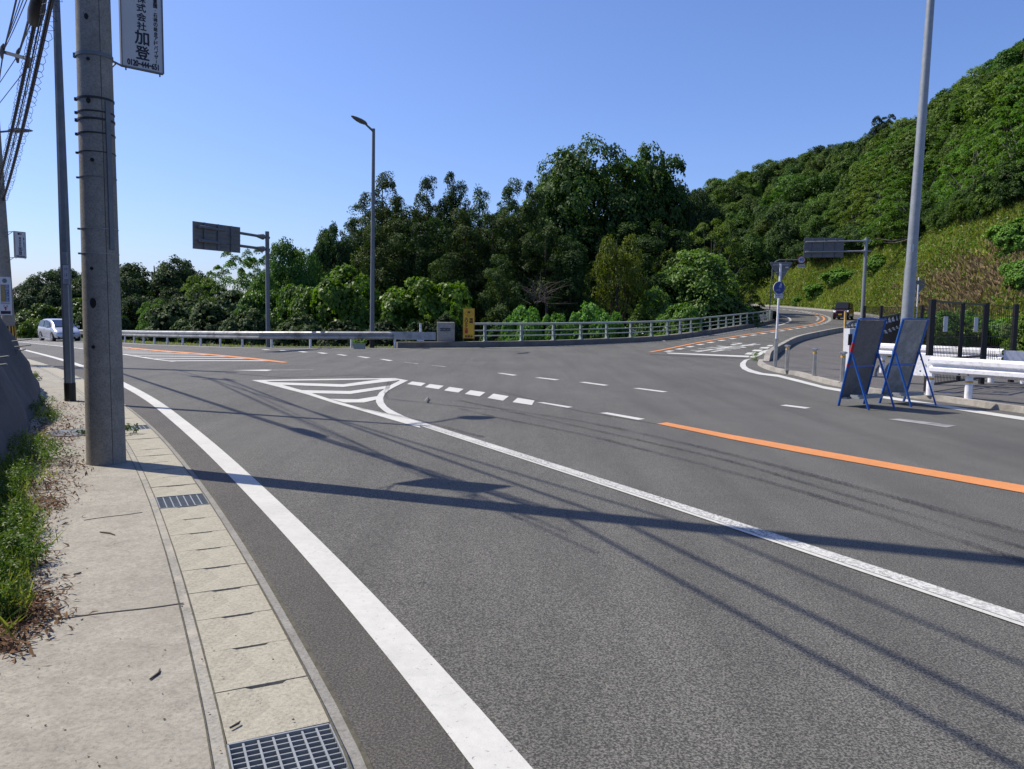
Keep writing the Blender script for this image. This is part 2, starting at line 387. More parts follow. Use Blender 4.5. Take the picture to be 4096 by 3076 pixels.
# ------------------------------------------------------------------ terrain
BACK = [(-75, 105), (-60, 90), (-47, 75.3), (-42, 69.6), (-33, 59.5), (-24.6, 49.7), (-19.5, 43.8), (-15.2, 39.8), (-11.9, 37.2), (-8.5, 36.35), (-5.3, 36.4), (-2, 37.4),
        (1.4, 39.2), (3.9, 41.4), (8.3, 45.5), (11.9, 50.9), (16.1, 58.0), (20.1, 64.9), (23.7, 71.8), (27, 80.5), (29.3, 90), (29.2, 100), (26, 112), (18, 122), (5, 130)]
BACK = [Vector((p.x, p.y, 0)) for p in smooth_path([(x, y, 0) for x, y in BACK], 2.0)]
_bx = np.array([p.x for p in BACK]); _by = np.array([p.y for p in BACK])
def beyond(X, Y):                              # signed distance past the back edge of the road
    ax, ay = _bx[:-1], _by[:-1]; dx, dy = np.diff(_bx), np.diff(_by)
    t = np.clip(((X - ax) * dx + (Y - ay) * dy) / (dx * dx + dy * dy), 0, 1)
    ex, ey = X - ax - t * dx, Y - ay - t * dy; d = ex * ex + ey * ey; i = int(d.argmin())
    s = dx[i] * ey[i] - dy[i] * ex[i]
    return math.copysign(math.sqrt(d[i]), s)
def lerp_tab(tab, x):
    if x <= tab[0][0]: return tab[0][1]
    for (a, u), (b, v) in zip(tab, tab[1:]):
        if x <= b: return u + (v - u) * (x - a) / (b - a)
    return tab[-1][1]
FOOT = [(-.5, 210), (-.2, 200), (0, 180), (.1, 165), (.2, 152), (.3, 138), (.33, 131), (.367, 121), (.405, 110), (.44, 101), (.48, 84), (.52, 68), (.56, 57), (.62, 49), (.8, 42), (1.0, 38), (1.6, 30)]
RIDGE = [(-.5, 250), (0, 240), (.23, 215), (.35, 205), (.5, 195), (.65, 165), (.8, 150), (1.6, 120)]
SKY = [(-.5, 670), (-.1, 610), (0, 560), (.15, 470), (.231, 425), (.302, 368), (.349, 352), (.384, 325), (.437, 308), (.466, 298), (.501, 280), (.543, 228), (.584, 172), (.65, 104), (.8, 40), (1.0, 10), (1.6, -80)]
def hill_ends(a):
    D0 = lerp_tab(FOOT, a); z0 = T(a * D0, D0) + .15; D1 = lerp_tab(RIDGE, a)
    d = ray((1106 + 1703 * a) * 1.8517, lerp_tab(SKY, a) * 1.8517)
    return D0, z0, D1, CAMH + d[2] / d[1] * D1 - 7.0
def hill_z(X, Y):
    a = X / Y; D0, z0, D1, z1 = hill_ends(a); s = (Y - D0) / (D1 - D0)
    n = 1.2 * math.sin(X * .13 + 1) * math.sin(Y * .11) * min(1, max(0, s * 6))
    if s <= 0: return z0 + s * 2
    if s <= 1: return z0 + (z1 - z0) * (s + .12 * math.sin(s * math.pi)) + n
    return z1 + n * max(0, 1 - (s - 1) * 3) - (s - 1) * 12
hs = MB(); na, nsn = 150, 46
for i in range(na + 1):
    a = -.5 + 2.1 * i / na; D0, z0, D1, z1 = hill_ends(a)
    for j in range(nsn + 1):
        s = -.015 + 1.45 * (j / nsn) ** 1.2; Y = D0 + (D1 - D0) * s; hs.v.append(Vector((a * Y, Y, hill_z(a * Y, Y))))
hs.f = [(i * (nsn + 1) + j, i * (nsn + 1) + j + 1, (i + 1) * (nsn + 1) + j + 1, (i + 1) * (nsn + 1) + j) for i in range(na) for j in range(nsn)]
tag(hs.build('hillside', M['grassground'], smooth=True), kind='structure')

def ground_z(X, Y):
    if Y < -25 or abs(X) > 160 or Y > 300: return -6.0
    b = beyond(X, Y)
    if b < 1: z = T(X, Y) - .6
    else: z = T(X, Y) - .6 - 4.2 * ss(b, 1, 9) + 2.2 * ss(b, 16, 40)
    return z
gm = MB(); xs = [-9000, -2500, -700, -260] + [-160 + 2.5 * i for i in range(129)] + [260, 700, 2500, 9000]
ys = [-9000, -2000, -300, -60] + [-25 + 2.5 * i for i in range(131)] + [420, 900, 2500, 9000]
gm.v = [Vector((x, y, ground_z(x, y) - (12 if (abs(x) > 200 or y > 310) else 0) - (60 if max(abs(x), abs(y)) > 800 else 0))) for x in xs for y in ys]; ny = len(ys)
gm.f = [(i * ny + j, (i + 1) * ny + j, (i + 1) * ny + j + 1, i * ny + j + 1) for i in range(len(xs) - 1) for j in range(ny - 1)]
tag(gm.build('ground', M['soil']), kind='structure')

# road: left edge along the gutter, far side along the guardrail and bridge, outer edge of the hill road
EDGE = GP([(60, 1415), (120, 1436), (181, 1451), (257, 1477), (349, 1517), (430, 1563), (510, 1617), (586, 1682), (637, 1720), (689, 1780), (759, 1867), (814, 1926), (868, 2010), (930, 2098), (993, 2191), (1063, 2308), (1139, 2440), (1209, 2559), (1280, 2686), (1361, 2830), (1442, 2975), (1497, 3076)])
EDGE = [Vector((p.x, p.y, 0)) for p in EDGE]
EDGE = [Vector((-36, 52, 0)), Vector((-28.3, 42.2, 0))] + EDGE[1:] + [Vector((.02, 1.6, 0)), Vector((.75, -.6, 0))]
sm = EDGE
for _ in range(3): sm = [sm[0]] + [(sm[i - 1] + sm[i] * 2 + sm[i + 1]) / 4 for i in range(1, len(sm) - 1)] + [sm[-1]]
EDGE = smooth_path(sm, .5)
KERB = GP(z5((1225, 1500), (1195, 1545), (1300, 1600), (1450, 1640), (1600, 1662)) + z6((0, 1200), (190, 1240), (500, 1308), (800, 1340), (1240, 1392), (1700, 1455), (2212, 1530)))
KERB = [Vector((p.x, p.y, 0)) for p in KERB] + [Vector((11.2, 8.5, 0)), Vector((15, 2, 0)), Vector((17, -2, 0))]
KERB = smooth_path(KERB, .5)
WALL = [Vector((p.x, p.y, 0)) for p in GP(z5((1250, 1540), (1400, 1425), (1600, 1313), (1900, 1235), (2130, 1190)))] + [Vector((27.6, 62.5, 0)), Vector((33, 71.5, 0))]
WALL = smooth_path(WALL, .7)
OUT = smooth_path([(33, 71.5, 0), (37.5, 79, 0), (40.8, 88, 0), (42.5, 100, 0), (43, 112, 0), (42, 126, 0), (38, 140, 0)], 2)
back2 = [p for p in BACK if p.x > -72]
outline = [(0.75, -2)] + [(p.x, p.y) for p in reversed(EDGE)] + [(-50, 70)] + [(-62, 86)] + [(p.x, p.y) for p in back2] + [(8, 139)] + [(p.x, p.y) for p in reversed(OUT)] + \
          [(p.x, p.y) for p in reversed(WALL[:-1])] + [(p.x, p.y) for p in KERB] + [(17, -4), (1.5, -4)]
road = tag(sheet('road', outline, M['road'], 0, 1.0), kind='structure')
def part(o): o.parent = road; return o
def mark(px, m='white', dz=.006, name='lane_marking', step=1.0):
    return part(sheet(name, [(p.x, p.y) for p in GP(px)], M[m], dz, step))
def strip(path, w, m='white', dz=.006, name='lane_marking'):
    l, r = offset(path, -w / 2), offset(path, w / 2); mb = MB(); n = len(path)
    mb.v = on_road(l, dz) + on_road(r, dz); mb.f = [(i, i + 1, n + i + 1, n + i) for i in range(n - 1)]
    return part(mb.build(name, M[m]))
# darker old asphalt between gutter and edge line
near = [p for p in EDGE if p.y < 36]
sh = MB(); n = len(near); wd = [max(.25, min(.62, .2 + .06 * p.y)) + .05 * math.sin(p.y * 2.1) for p in near]
inner = [offset(near, -w)[i] for i, w in enumerate(wd)]
# left white edge line from its two photographed borders
WL = [(71, 1398), (160, 1421), (257, 1449), (350, 1482), (420, 1513), (487, 1548), (560, 1588), (624, 1629), (690, 1690), (759, 1752), (841, 1825), (912, 1893), (976, 1960), (1085, 2074), (1196, 2190), (1299, 2303), (1413, 2441), (1497, 2541), (1630, 2706), (1768, 2880), (1898, 3040), (1931, 3085)]
WR = [(71, 1390), (160, 1411), (257, 1436), (350, 1465), (420, 1492), (487, 1523), (570, 1566), (645, 1612), (720, 1666), (787, 1715), (895, 1807), (1000, 1905), (1100, 2000), (1210, 2102), (1288, 2176), (1415, 2306), (1497, 2398), (1651, 2564), (1738, 2662), (1914, 2860), (2100, 3055), (2125, 3085)]
gl, gr_ = GP(WL), GP(WR)
mid = smooth_path([Vector(((a.x + b.x) / 2, (a.y + b.y) / 2, 0)) for a, b in zip(gl, gr_)], .5)
mid = mid + [Vector((.55, 1.6, 0)), Vector((1.2, 0, 0))]
sm = mid
for _ in range(6): sm = [sm[0]] + [(sm[i - 1] + sm[i] * 2 + sm[i + 1]) / 4 for i in range(1, len(sm) - 1)] + [sm[-1]]
EDGELINE = sm
strip(EDGELINE, .19, 'white', .007, 'edge_line')
shl = offset([p for p in EDGELINE if p.y < 30], .0); shr = [p for p in EDGE if p.y < 30]
part(sheet('worn_shoulder', [(p.x, p.y) for p in shl] + [(p.x, p.y) for p in reversed(shr)], M['shoulder'], .0035, 1.0))
# centre line, worn on its upper side, with the crisp narrow line beside it
CU = [(1675, 1689), (1751, 1710), (1822, 1740), (1930, 1772), (2000, 1787), (2163, 1836), (2325, 1900), (2488, 1953), (2651, 2001), (2814, 2051), (2976, 2094), (3200, 2155), (3426, 2204), (3703, 2297), (4096, 2436), (4500, 2590)]
CM = [(1669, 1692), (1745, 1716), (1820, 1748), (1928, 1782), (2000, 1796), (2163, 1847), (2325, 1909), (2488, 1965), (2651, 2014), (2814, 2067), (2976, 2107), (3200, 2173), (3426, 2220), (3703, 2318), (4096, 2464), (4500, 2625)]
CLo = [(x, y + dy) for (x, y), dy in zip(CM, [5, 6, 7, 7, 6, 6, 6, 7, 8, 8, 9, 12, 12, 16, 22, 28])]
def smooth2(P, n):
    P = [Vector((p.x, p.y, 0)) for p in P]
    for _ in range(n): P = [P[0]] + [(P[i - 1] + P[i] * 2 + P[i + 1]) / 4 for i in range(1, len(P) - 1)] + [P[-1]]
    return P
CP = smooth2(smooth_path(smooth2([(a + b) / 2 for a, b in zip(GP([(1600, 1668)] + CU), GP([(1600, 1672)] + CLo))], 2), .5), 60)
strip(offset(CP, -.03), .13, 'whiteworn', .006, 'centre_line'); strip(offset(CP, .068), .045, 'white', .007, 'centre_line')
# painted island
mark(r6((195, 408), (400, 404), (800, 398), (1245, 393), (1245, 400), (900, 406), (300, 415), (400, 436), (600, 492), (800, 556), (1000, 614), (1205, 656), (1430, 716), (1440, 760), (1400, 750), (1200, 692), (1000, 632), (800, 577), (600, 512), (350, 447)), 'white', .006, 'painted_island', .5)
mark(r6((262, 414), (355, 424), (870, 439), (1190, 397), (1350, 411), (1297, 407), (1190, 420), (870, 459), (395, 442)), 'white', .0075, 'painted_island', .5)
mark(r6((505, 482), (920, 489), (1230, 446), (1190, 471), (925, 511), (600, 504)), 'white', .0075, 'painted_island', .5)
mark(r6((770, 547), (980, 550), (1130, 526), (1115, 553), (1025, 574), (880, 574)), 'white', .0075, 'painted_island', .5)
mark(r6((1245, 393), (1350, 411), (1310, 431), (1250, 460), (1205, 486), (1178, 512), (1166, 540), (1170, 572), (1192, 604), (1225, 628), (1270, 652), (1340, 685), (1430, 718), (1425, 738), (1205, 660), (1165, 632), (1130, 600), (1113, 570), (1114, 540), (1140, 500), (1200, 456), (1290, 411), (1245, 403)), 'white', .009, 'painted_island', .5)
for q in [((1380, 418), (1480, 430), (1445, 452), (1343, 437)), ((1510, 437), (1612, 450), (1575, 475), (1473, 460)), ((1655, 458), (1760, 473), (1720, 500), (1615, 484)), ((1810, 482), (1920, 498), (1878, 528), (1768, 510)), ((1980, 508), (2092, 527), (2050, 560), (1935, 540))]: mark(r6(*q), name='block_dash')
mark(r4((130, 170), (255, 190), (235, 224), (92, 202)), name='block_dash')
for q in [((270, 203), (320, 203), (537, 238), (500, 244)), ((735, 282), (790, 278), (1070, 326), (1020, 334)), ((2065, 226), (2110, 221), (2290, 243), (2250, 250))]: mark(r4(*q), name='guide_dash')
mark(VV((1918, 906), (1945, 905), (2066, 920), (2045, 924)), 'whitefaint', name='guide_dash')
for q in [((620, 1280), (660, 1280), (800, 1298), (760, 1303)), ((945, 1320), (990, 1318), (1165, 1337), (1120, 1342)), ((1330, 1360), (1380, 1357), (1590, 1385), (1545, 1390)), ((1795, 1412), (1850, 1410), (2098, 1442), (2050, 1446))]: mark(z4(*q), name='guide_dash')
for q in [((1065, 943), (1100, 943), (1185, 956), (1150, 960)), ((870, 921), (905, 920), (990, 931), (955, 935)), ((690, 903), (730, 902), (795, 911), (760, 915)), ((522, 887), (570, 886), (625, 895), (580, 898)), ((355, 877), (400, 876), (455, 883), (410, 886)), ((190, 866), (240, 866), (290, 871), (240, 874)), ((40, 859), (80, 858), (130, 862), (90, 865))]: mark(z3(*q), name='guide_dash')
for q in [((1280, 969), (1405, 982), (1400, 986), (1275, 972)), ((1520, 996), (1640, 1008), (1635, 1011), (1515, 999))]: mark(z3(*q), 'whitefaint', name='guide_dash')
mark([(2627, 1696), (2667, 1691), (2917, 1739), (3200, 1789), (3600, 1860), (4096, 1944), (4500, 2015), (4500, 2055), (4096, 1974), (3600, 1884), (3200, 1812), (2917, 1757), (2780, 1728)], 'orange', .007, 'orange_line')
mark(r6((55, 335), (300, 330), (355, 332), (310, 341)), name='stop_line'); mark(r6((355, 332), (650, 330), (650, 333), (355, 335)), 'whitefaint', name='stop_line')
# hatched zone on the left
mark([(481, 1387), (648, 1402), (833, 1416), (1024, 1434), (1156, 1450), (1130, 1452), (1024, 1440), (833, 1421), (648, 1407), (481, 1391)], 'orange', .01, 'orange_line')
LB = GP(z2((60, 1286), (120, 1292), (430, 1324), (745, 1360), (1040, 1400), (1200, 1425), (1350, 1448), (1500, 1466))); UB = GP([(56, 1361), (200, 1366), (345, 1374), (481, 1386), (648, 1402), (833, 1416), (1024, 1435), (1154, 1450)])
LBs = smooth_path([Vector((p.x, p.y, 0)) for p in LB], .5); UBs = smooth_path([Vector((p.x, p.y, 0)) for p in UB], .5)
strip(LBs, .15, 'white', .009, 'hatch_border')
def xcut(path, row):                            # where a path meets the row of the hatching
    for a, b in zip(path, path[1:]):
        fa, fb = (a.y + a.x * ROWK) - row, (b.y + b.x * ROWK) - row
        if fa * fb <= 0 and fa != fb: return a.lerp(b, fa / (fa - fb))
ROWK = -.02
s0 = LBs[-1].y + LBs[-1].x * ROWK; row = s0 + .15; hb = MB()
while row < 62:
    p, q = xcut(LBs, row), xcut(UBs, row)
    p2, q2 = xcut(LBs, row + .42), xcut(UBs, row + .42)
    if p and q and p2 and q2 and (q - p).length > .4:
        n = max(1, int((q - p).length)); k = len(hb.v)
        hb.v += on_road([p.lerp(q, i / n) for i in range(n + 1)], .008) + on_road([p2.lerp(q2, i / n) for i in range(n + 1)], .008)
        hb.f += [(k + i, k + i + 1, k + n + 2 + i, k + n + 1 + i) for i in range(n)]
    row += 1.35
part(hb.build('hatching', M['white']))
strip([p for p in offset(BACK, .55) if p.x < 9], .15, 'white', .009, 'edge_line')
strip([p for p in offset(BACK, .6) if 9 <= p.x < 23 and p.y < 72], .15, 'white', .01, 'edge_line')
strip([p for p in offset(BACK, 1.1) if p.y > 66 and p.x > 15], .2, 'white', .012, 'edge_line')
# hill road: orange centre curve with dashes beside it
OC = smooth_path([Vector((p.x, p.y, 0)) for p in GP(z5((0, 1408), (500, 1308), (1000, 1224), (1500, 1150), (1800, 1100), (1900, 1066), (1925, 1038), (1885, 1005)))] + [Vector((38.2, 104, 0)), Vector((38.3, 114, 0)), Vector((36.5, 125, 0))], .8)
for _ in range(4): OC = [OC[0]] + [(OC[i - 1] + OC[i] * 2 + OC[i + 1]) / 4 for i in range(1, len(OC) - 1)] + [OC[-1]]
strip([p for p in OC if p.y < 100], .2, 'orange', .014, 'orange_line')
for side, s1 in ((.55, .8), (-.55, 48)):
    s = s1; op = offset(OC, side); L = plen(op)
    while s < L - 1.5:
        a = [walk(op, s + k * .35)[0] for k in range(4)]; strip(a, .3 if side > 0 else .22, 'white', .015, 'deceleration_dash'); s += 2.3
strip([p for p in offset(OC, .0) if p.y >= 99], .2, 'white', .014, 'centre_line')
mark([(2665, 1411), (2998, 1424), (2994, 1430), (2672, 1415)], 'white', .01, 'stop_line')
mark([(2600, 1416), (2760, 1424), (2980, 1432), (2985, 1435), (2760, 1428), (2600, 1419)], 'seam', .006, 'road_seam')
mark(z5((1095, 1463), (1155, 1470), (1240, 1432), (1320, 1398), (1400, 1368), (1385, 1362), (1300, 1380), (1240, 1395), (1200, 1415)), 'white', .008, 'edge_line')
for q in [((1045, 1432), (1078, 1412), (1180, 1410), (1150, 1435)), ((1122, 1396), (1152, 1380), (1250, 1380), (1222, 1399)), ((1205, 1366), (1232, 1352), (1330, 1350), (1300, 1368)), ((1285, 1341), (1312, 1328), (1365, 1328), (1350, 1342)), ((1450, 1300), (1475, 1290), (1530, 1288), (1500, 1300))]: mark(z5(*q), name='block_dash')
RLo = z5((1112, 1480), (1040, 1494), (998, 1530), (995, 1562), (1020, 1595), (1090, 1628), (1200, 1655)) + [(3110, 1508), (3200, 1531), (3296, 1556), (3400, 1574), (3574, 1601), (3748, 1627), (3889, 1651), (4096, 1683), (4500, 1745)]
RLi = z5((1108, 1484), (1075, 1500), (1058, 1530), (1060, 1560), (1085, 1585), (1150, 1612), (1250, 1640)) + [(3115, 1500), (3200, 1521), (3296, 1546), (3400, 1564), (3574, 1591), (3748, 1617), (3889, 1640), (4096, 1670), (4500, 1728)]
mark(RLo + RLi[::-1], 'white', .008, 'edge_line', .7)
# stop lettering, read by traffic coming down the hill
tA, tB = G(*z7((800, 605))[0]), G(*z7((1985, 405))[0]); U_ = (tA - tB); U_.z = 0; LT = U_.length; U_.normalize()
tU = -U_; tU = U_ * 1                                # "up" of the letters points at the camera side
tR = Vector((tU.y, -tU.x, 0))
lt = MB(); hh = LT / 3
o_ = Vector((tA.x + .0, tA.y, 0))
for k, ch in enumerate('止まれ'): letter(lt, ch, 0, -hh * (k + .5), 1.55, hh * .86, o_, tR, tU, True, .035)
lt.v = [Vector((v.x, v.y, T(v.x, v.y) + .012 + .01 * (v.z))) for v in lt.v]
part(lt.build('stop_lettering', M['white']))
for q, w_ in ((r4((-300, 190), (0, 250), (600, 345), (1200, 470), (2212, 720), (3900, 1180)), .12), (r4((-300, 250), (0, 320), (600, 440), (1200, 590), (2212, 860), (3900, 1390)), .1), (r4((0, 255), (1100, 500), (1700, 640), (2212, 790), (3900, 1290)), .08), (r6((1205, 420), (1190, 470), (1180, 500), (1195, 540)), .05), (r6((1225, 425), (1205, 470), (1196, 505)), .04), (r6((1000, 620), (1400, 700), (1900, 830)), .1), (r6((1180, 545), (1700, 600), (2212, 660)), .09)):  # long streaks paint shadows of power lines, short arcs are tyre scuffs
    strip(smooth_path([Vector((p.x, p.y, 0)) for p in GP(q)], .5), w_, 'scuff_wire_shade', .011, 'scuff_and_wire_shadow')
# thin seams and cracks
for q in [((0, 352), (420, 386), (800, 376), (985, 367), (985, 369), (800, 378), (420, 389), (0, 355)), ((985, 367), (1150, 393), (1150, 395), (985, 369))]: mark(r6(*q), 'seam', .004, 'road_seam')
strip([Vector((p.x, p.y, 0)) for p in smooth_path([G(*p) for p in r4((0, 120), (600, 270), (1300, 385), (1160, 362))[:2] + r4((1155, 362),)], 1)], .02, 'seam', .004, 'road_seam')

# ------------------------------------------------------------------ left pavement and gutter
GUT = [p for p in EDGE if p.y < 50]
b1 = offset(GUT, .07); b2 = offset(GUT, .455); b3 = offset(GUT, .51)
def band(name, l, r, m, dz, th=.12):
    mb = MB(); n = len(l); A, B = on_road(l, dz), on_road(r, dz); dn = Vector((0, 0, -th))
    mb.v = A + B + [p + dn for p in A] + [p + dn for p in B]
    for i in range(n - 1): mb.f += [(i, i + 1, n + i + 1, n + i), (i, 2 * n + i, 2 * n + i + 1, i + 1), (n + i + 1, 3 * n + i + 1, 3 * n + i, n + i)]
    return mb.build(name, M[m])
tag(band('gutter_edge', GUT, b1, 'band', .006), kind='structure')
tag(band('kerb_edge', b2, b3, 'band2', .03), kind='structure')
ch = MB(); n = len(b1); ch.v = on_road(b1, .0) + on_road(b1, -.4) + on_road(b2, -.4) + on_road(b2, .0)
for k in range(3): ch.f += [(k * n + i, k * n + i + 1, (k + 1) * n + i + 1, (k + 1) * n + i) for i in range(n - 1)]
tag(ch.build('gutter_channel', M['dark']), kind='structure')
SLOPE = [(-2.2, 1.5), (-3.3, 4), (-4.5, 6.6), (-5.7, 8.9), (-7.2, 11.7), (-8.75, 14.4), (-10.3, 16.6), (-13, 19.2), (-17, 22), (-24, 27)]
slab_poly = [(p.x, p.y) for p in b3] + [(.1, -2), (-3.5, -2)] + [(x - .4, y) for x, y in SLOPE] + [(-34, 38), (-40, 50)]
tag(sheet('sidewalk', slab_poly, M['slab'], .034, 1.0, skirt=.2), kind='structure')
gl_ = [p for p in b1 if True]; mid_g = [(a + b) / 2 for a, b in zip(b1, b2)]; mid_g = mid_g[::-1]
total = plen(mid_g); LID = .43
lid = MB(); w, l, t = .189, LID / 2 - .0045, .09
lid.v = [Vector(p) for z in (-t, 0) for p in [(-l, -w, z), (l, -w, z), (l, w, z), (l, .045 + .03, z), (l - .018, .045, z), (l - .018, -.085, z), (l, -.085 - .03, z)]]
def lid_mesh():
    P = [(-l, -w), (l, -w), (l, -.1), (l - .02, -.08), (l - .02, .05), (l, .07), (l, w), (-l, w)]
    mb = MB(); n = len(P); mb.v = [Vector((x, y, z)) for z in (-t, 0) for x, y in P]
    mb.f = [tuple(range(n, 2 * n)), tuple(range(n))[::-1]] + [(i, (i + 1) % n, (i + 1) % n + n, i + n) for i in range(n)]
    return mb
def grate(label, p, ang, L=LID, pitch=.055):
    g = thing('drain_grate', label, 'drain grate', p, 'steel grates set in the gutter', ang)
    fm = MB(); hw = .186
    for y in (-hw, hw): fm.box((0, y, -.022), (L - .012, .008, .044))
    for x in (-L / 2 + .008, L / 2 - .008): fm.box((x, 0, -.022), (.008, 2 * hw, .044))
    o = MB(); k = int(L / .035)
    for i in range(1, k): o.box((-L / 2 + i * L / k, 0, -.024), (.006, 2 * hw - .01, .036))
    q = 7
    for j in range(1, q): o.box((0, -hw + j * 2 * hw / q, -.008), (L - .02, .008, .008))
    for nm, mb in (('frame', fm), ('bars', o)):
        me = bpy.data.meshes.new(nm); me.from_pydata([tuple(v) for v in mb.v], [], mb.f); link(nm, me, M['galv'], g)
    return g
lid0 = None; s = .02; idx = 0
# arc lengths of the grates: measured from their place in the photo
def arc_of(pt):
    best = (1e9, 0); acc = 0
    for a, b in zip(mid_g, mid_g[1:]):
        d = ((a.x - pt.x) ** 2 + (a.y - pt.y) ** 2) ** .5
        if d < best[0]: best = (d, acc)
        acc += (b - a).length
    return best[1]
GR = [(arc_of(G(*p)), lb) for p, lb in (((1270, 3040), 'steel grate with square openings in the gutter at the lower picture edge'), (z0_((1345, 1100))[0], 'steel gutter grate next to the tall pole shadow, second from the camera'), (z0_((1080, 608))[0], 'steel gutter grate with a weed growing beside it, just behind the utility pole'), ((300, 1518), 'small far steel gutter grate between the two poles'), ((172, 1468), 'farthest steel gutter grate, left of the thin dark lamp pole'))]
lids = []; s = (GR[0][0] % LID) + .0
k = -int(GR[0][0] / LID)
s = GR[0][0] + k * LID
while s < min(total, 46):
    hit = [lb for (g, lb) in GR if abs(g - s) < LID / 2 and lb]
    p, d = walk(mid_g, s); ang = math.atan2(d.y, d.x); z = T(p.x, p.y) + .03
    if hit:
        grate(hit[0], (p.x, p.y, z), ang); GR = [(g, lb) for g, lb in GR if lb != hit[0]]
    elif s > 1.0:
        if lid0 is None: lid0 = lid_mesh().build('drain_cover', M['lid'], origin=(0, 0, 0)); o = lid0
        else: o = lid0.copy(); COL.objects.link(o)
        o.location = (p.x, p.y, z - .002 + random.Random(idx).uniform(-.003, .002)); o.rotation_euler = (0, 0, ang)
        tag(o, 'beige concrete gutter cover with a dark hand slot, one of the row along the sidewalk', 'drain cover', 'concrete covers of the roadside gutter')
        bv = o; idx += 1
    s += LID
for q, w_ in ((b1, .011), (b2, .008), (GUT, .022), (b3, .008)):
    l, r = offset(q, -w_ / 2), offset(q, w_ / 2); mb = MB(); n = len(l); rj = random.Random(4)
    z_ = .0335 if q in (b2,) or q is b3 else .012
    z_ = {id(b1): .0305, id(b2): .0325, id(GUT): .0075, id(b3): .0365}[id(q)]
    mb.v = on_road([p.lerp(k, rj.random() * .35) for p, k in zip(l, r)], z_) + on_road(r, z_); mb.f = [(i, i + 1, n + i + 1, n + i) for i in range(n - 1)]
    tag(mb.build('joint_dirt', M['jointdirt']), kind='structure')
# slab joints
for (a, b) in [(z0_((0, 2040))[0], (730, 2414))]: pass
jt = MB()
for q in (((225, 2480), (735, 2413), 7), ((335, 2082), (570, 2050), 3)):
    a, b = G(q[0][0], q[0][1], .034), G(q[1][0], q[1][1], .034); w_ = q[2] * .0015
    for i in range(6):
        p, r = a.lerp(b, i / 6), a.lerp(b, (i + 1) / 6); jt.bar(p + Vector((0, .01 * math.sin(i), .0385)) - Vector((0, 0, .036)), r + Vector((0, .01 * math.sin(i + 1), .0025)), w_, .003)
tag(jt.build('sidewalk_joint', M['seam']), kind='structure')
mh = MB(); c = G(*z0_((560, 612))[0], .034); mh.tube([c + Vector((0, 0, -.05)), c + Vector((0, 0, .012))], .33, 32)
tag(mh.build('manhole_cover', M['galvd'], origin=c), 'round steel manhole cover in the sidewalk left of the thick utility pole', 'manhole cover')

# ------------------------------------------------------------------ right pavement
WALK_H = .1
rp = [(p.x, p.y) for p in KERB[2:]] + [(20, -6), (60, -6), (75, 20), (65, 42), (46, 60), (44, 80), (42.6, 84)] + [(40.8, 82.5), (37.6, 76)] + [(p.x, p.y) for p in reversed(WALL)]
tag(sheet('walkway', rp, M['walk'], WALK_H, 1.0, skirt=.15), kind='structure')
mb = MB(); kp = on_road([p for p in KERB if p.y < 30])
mb.sweep(kp, [(0, 0), (.02, WALK_H + .012), (-.15, WALK_H + .012), (-.15, 0)][::1])
kerbo = MB(); kk = [p for p in KERB][2:]; A = on_road(kk, WALK_H + .012); B = on_road(offset(kk, -.16), WALK_H + .012); C = on_road(offset(kk, .02), -.02); n = len(kk)
kerbo.v = A + B + C; kerbo.f = [(i, i + 1, n + i + 1, n + i) for i in range(n - 1)] + [(i, i + 1, 2 * n + i + 1, 2 * n + i) for i in range(n - 1)]
tag(kerbo.build('kerb', M['kerb']), kind='structure')
# low parapet between hill road and walkway
wp = on_road(WALL); mb = MB(); n = len(wp)
hts = [.12 if i == 0 else min(.42, .26 + .1 * i) for i in range(n)]
mb.sweep(wp, [(0, -.1), (0, .42), (.2, .42), (.2, -.1)], True)
for i, h in enumerate(hts):
    for j in (1, 2): mb.v[i * 4 + j].z = wp[i].z + h
tag(mb.build('parapet_wall', M['kerb'], origin=wp[0]), 'low curved concrete parapet between the hill road and the walkway', 'parapet')
fp = offset(OUT, 2.4)
tag(sheet('footpath', [(p.x, p.y) for p in offset(OUT, .0)] + [(p.x, p.y) for p in reversed(fp)], M['kerb'], .15, 2.0, skirt=.2), kind='structure')
strip(offset(OUT, -.6), .16, 'white', .014, 'edge_line')
# verge under the guardrail
vb = [p for p in BACK if p.x < 26 and p.y < 110]
tag(sheet('verge', [(p.x, p.y) for p in vb] + [(p.x, p.y) for p in reversed(offset(vb, -1.8))], M['verge'], -.01, 1.5, skirt=1.0), kind='structure')

# ------------------------------------------------------------------ utility poles
def vert_at(px, py, Y): return at(px, py, Y)
UP = G(*VV((230, 1000))[0], .03); UP.z = T(UP.x, UP.y) + .03
p = thing('utility_pole', 'thick round concrete utility pole at the sidewalk edge, casting the long shadow', 'utility pole', UP)
mb = MB(); mb.tube([UP + Vector((0, 0, z)) for z in (-.1, 0, 3, 6, 9, 12)], [.186, .185, .165, .148, .135, .12], 40); mb.build('shaft', M['poleconc'], p, smooth=True)
def zpx(py, Y, px=220): return at(px * 1.8517, py * 1.8517, Y).z
def rp_(z): return .185 - .0063 * (z - UP.z)
for py, th, r_, m in ((124, .035, .008, 'galvd'), (218, .02, .006, 'black'), (247, .014, .005, 'black'), (263, .02, .006, 'black'), (293, .014, .005, 'black'), (333, .008, .004, 'black'), (386, .006, .004, 'galvd'), (496, .006, .004, 'galv'), (549, .006, .004, 'galv')):
    z = zpx(py, UP.y); mb = MB(); r = rp_(z)
    mb.tube([(UP.x, UP.y, z - th / 2), (UP.x, UP.y, z + th / 2)], r + r_, 40); mb.box((UP.x - r - .004, UP.y - .05, z), (.03, .03, th + .012))
    mb.build('band', M[m], p)
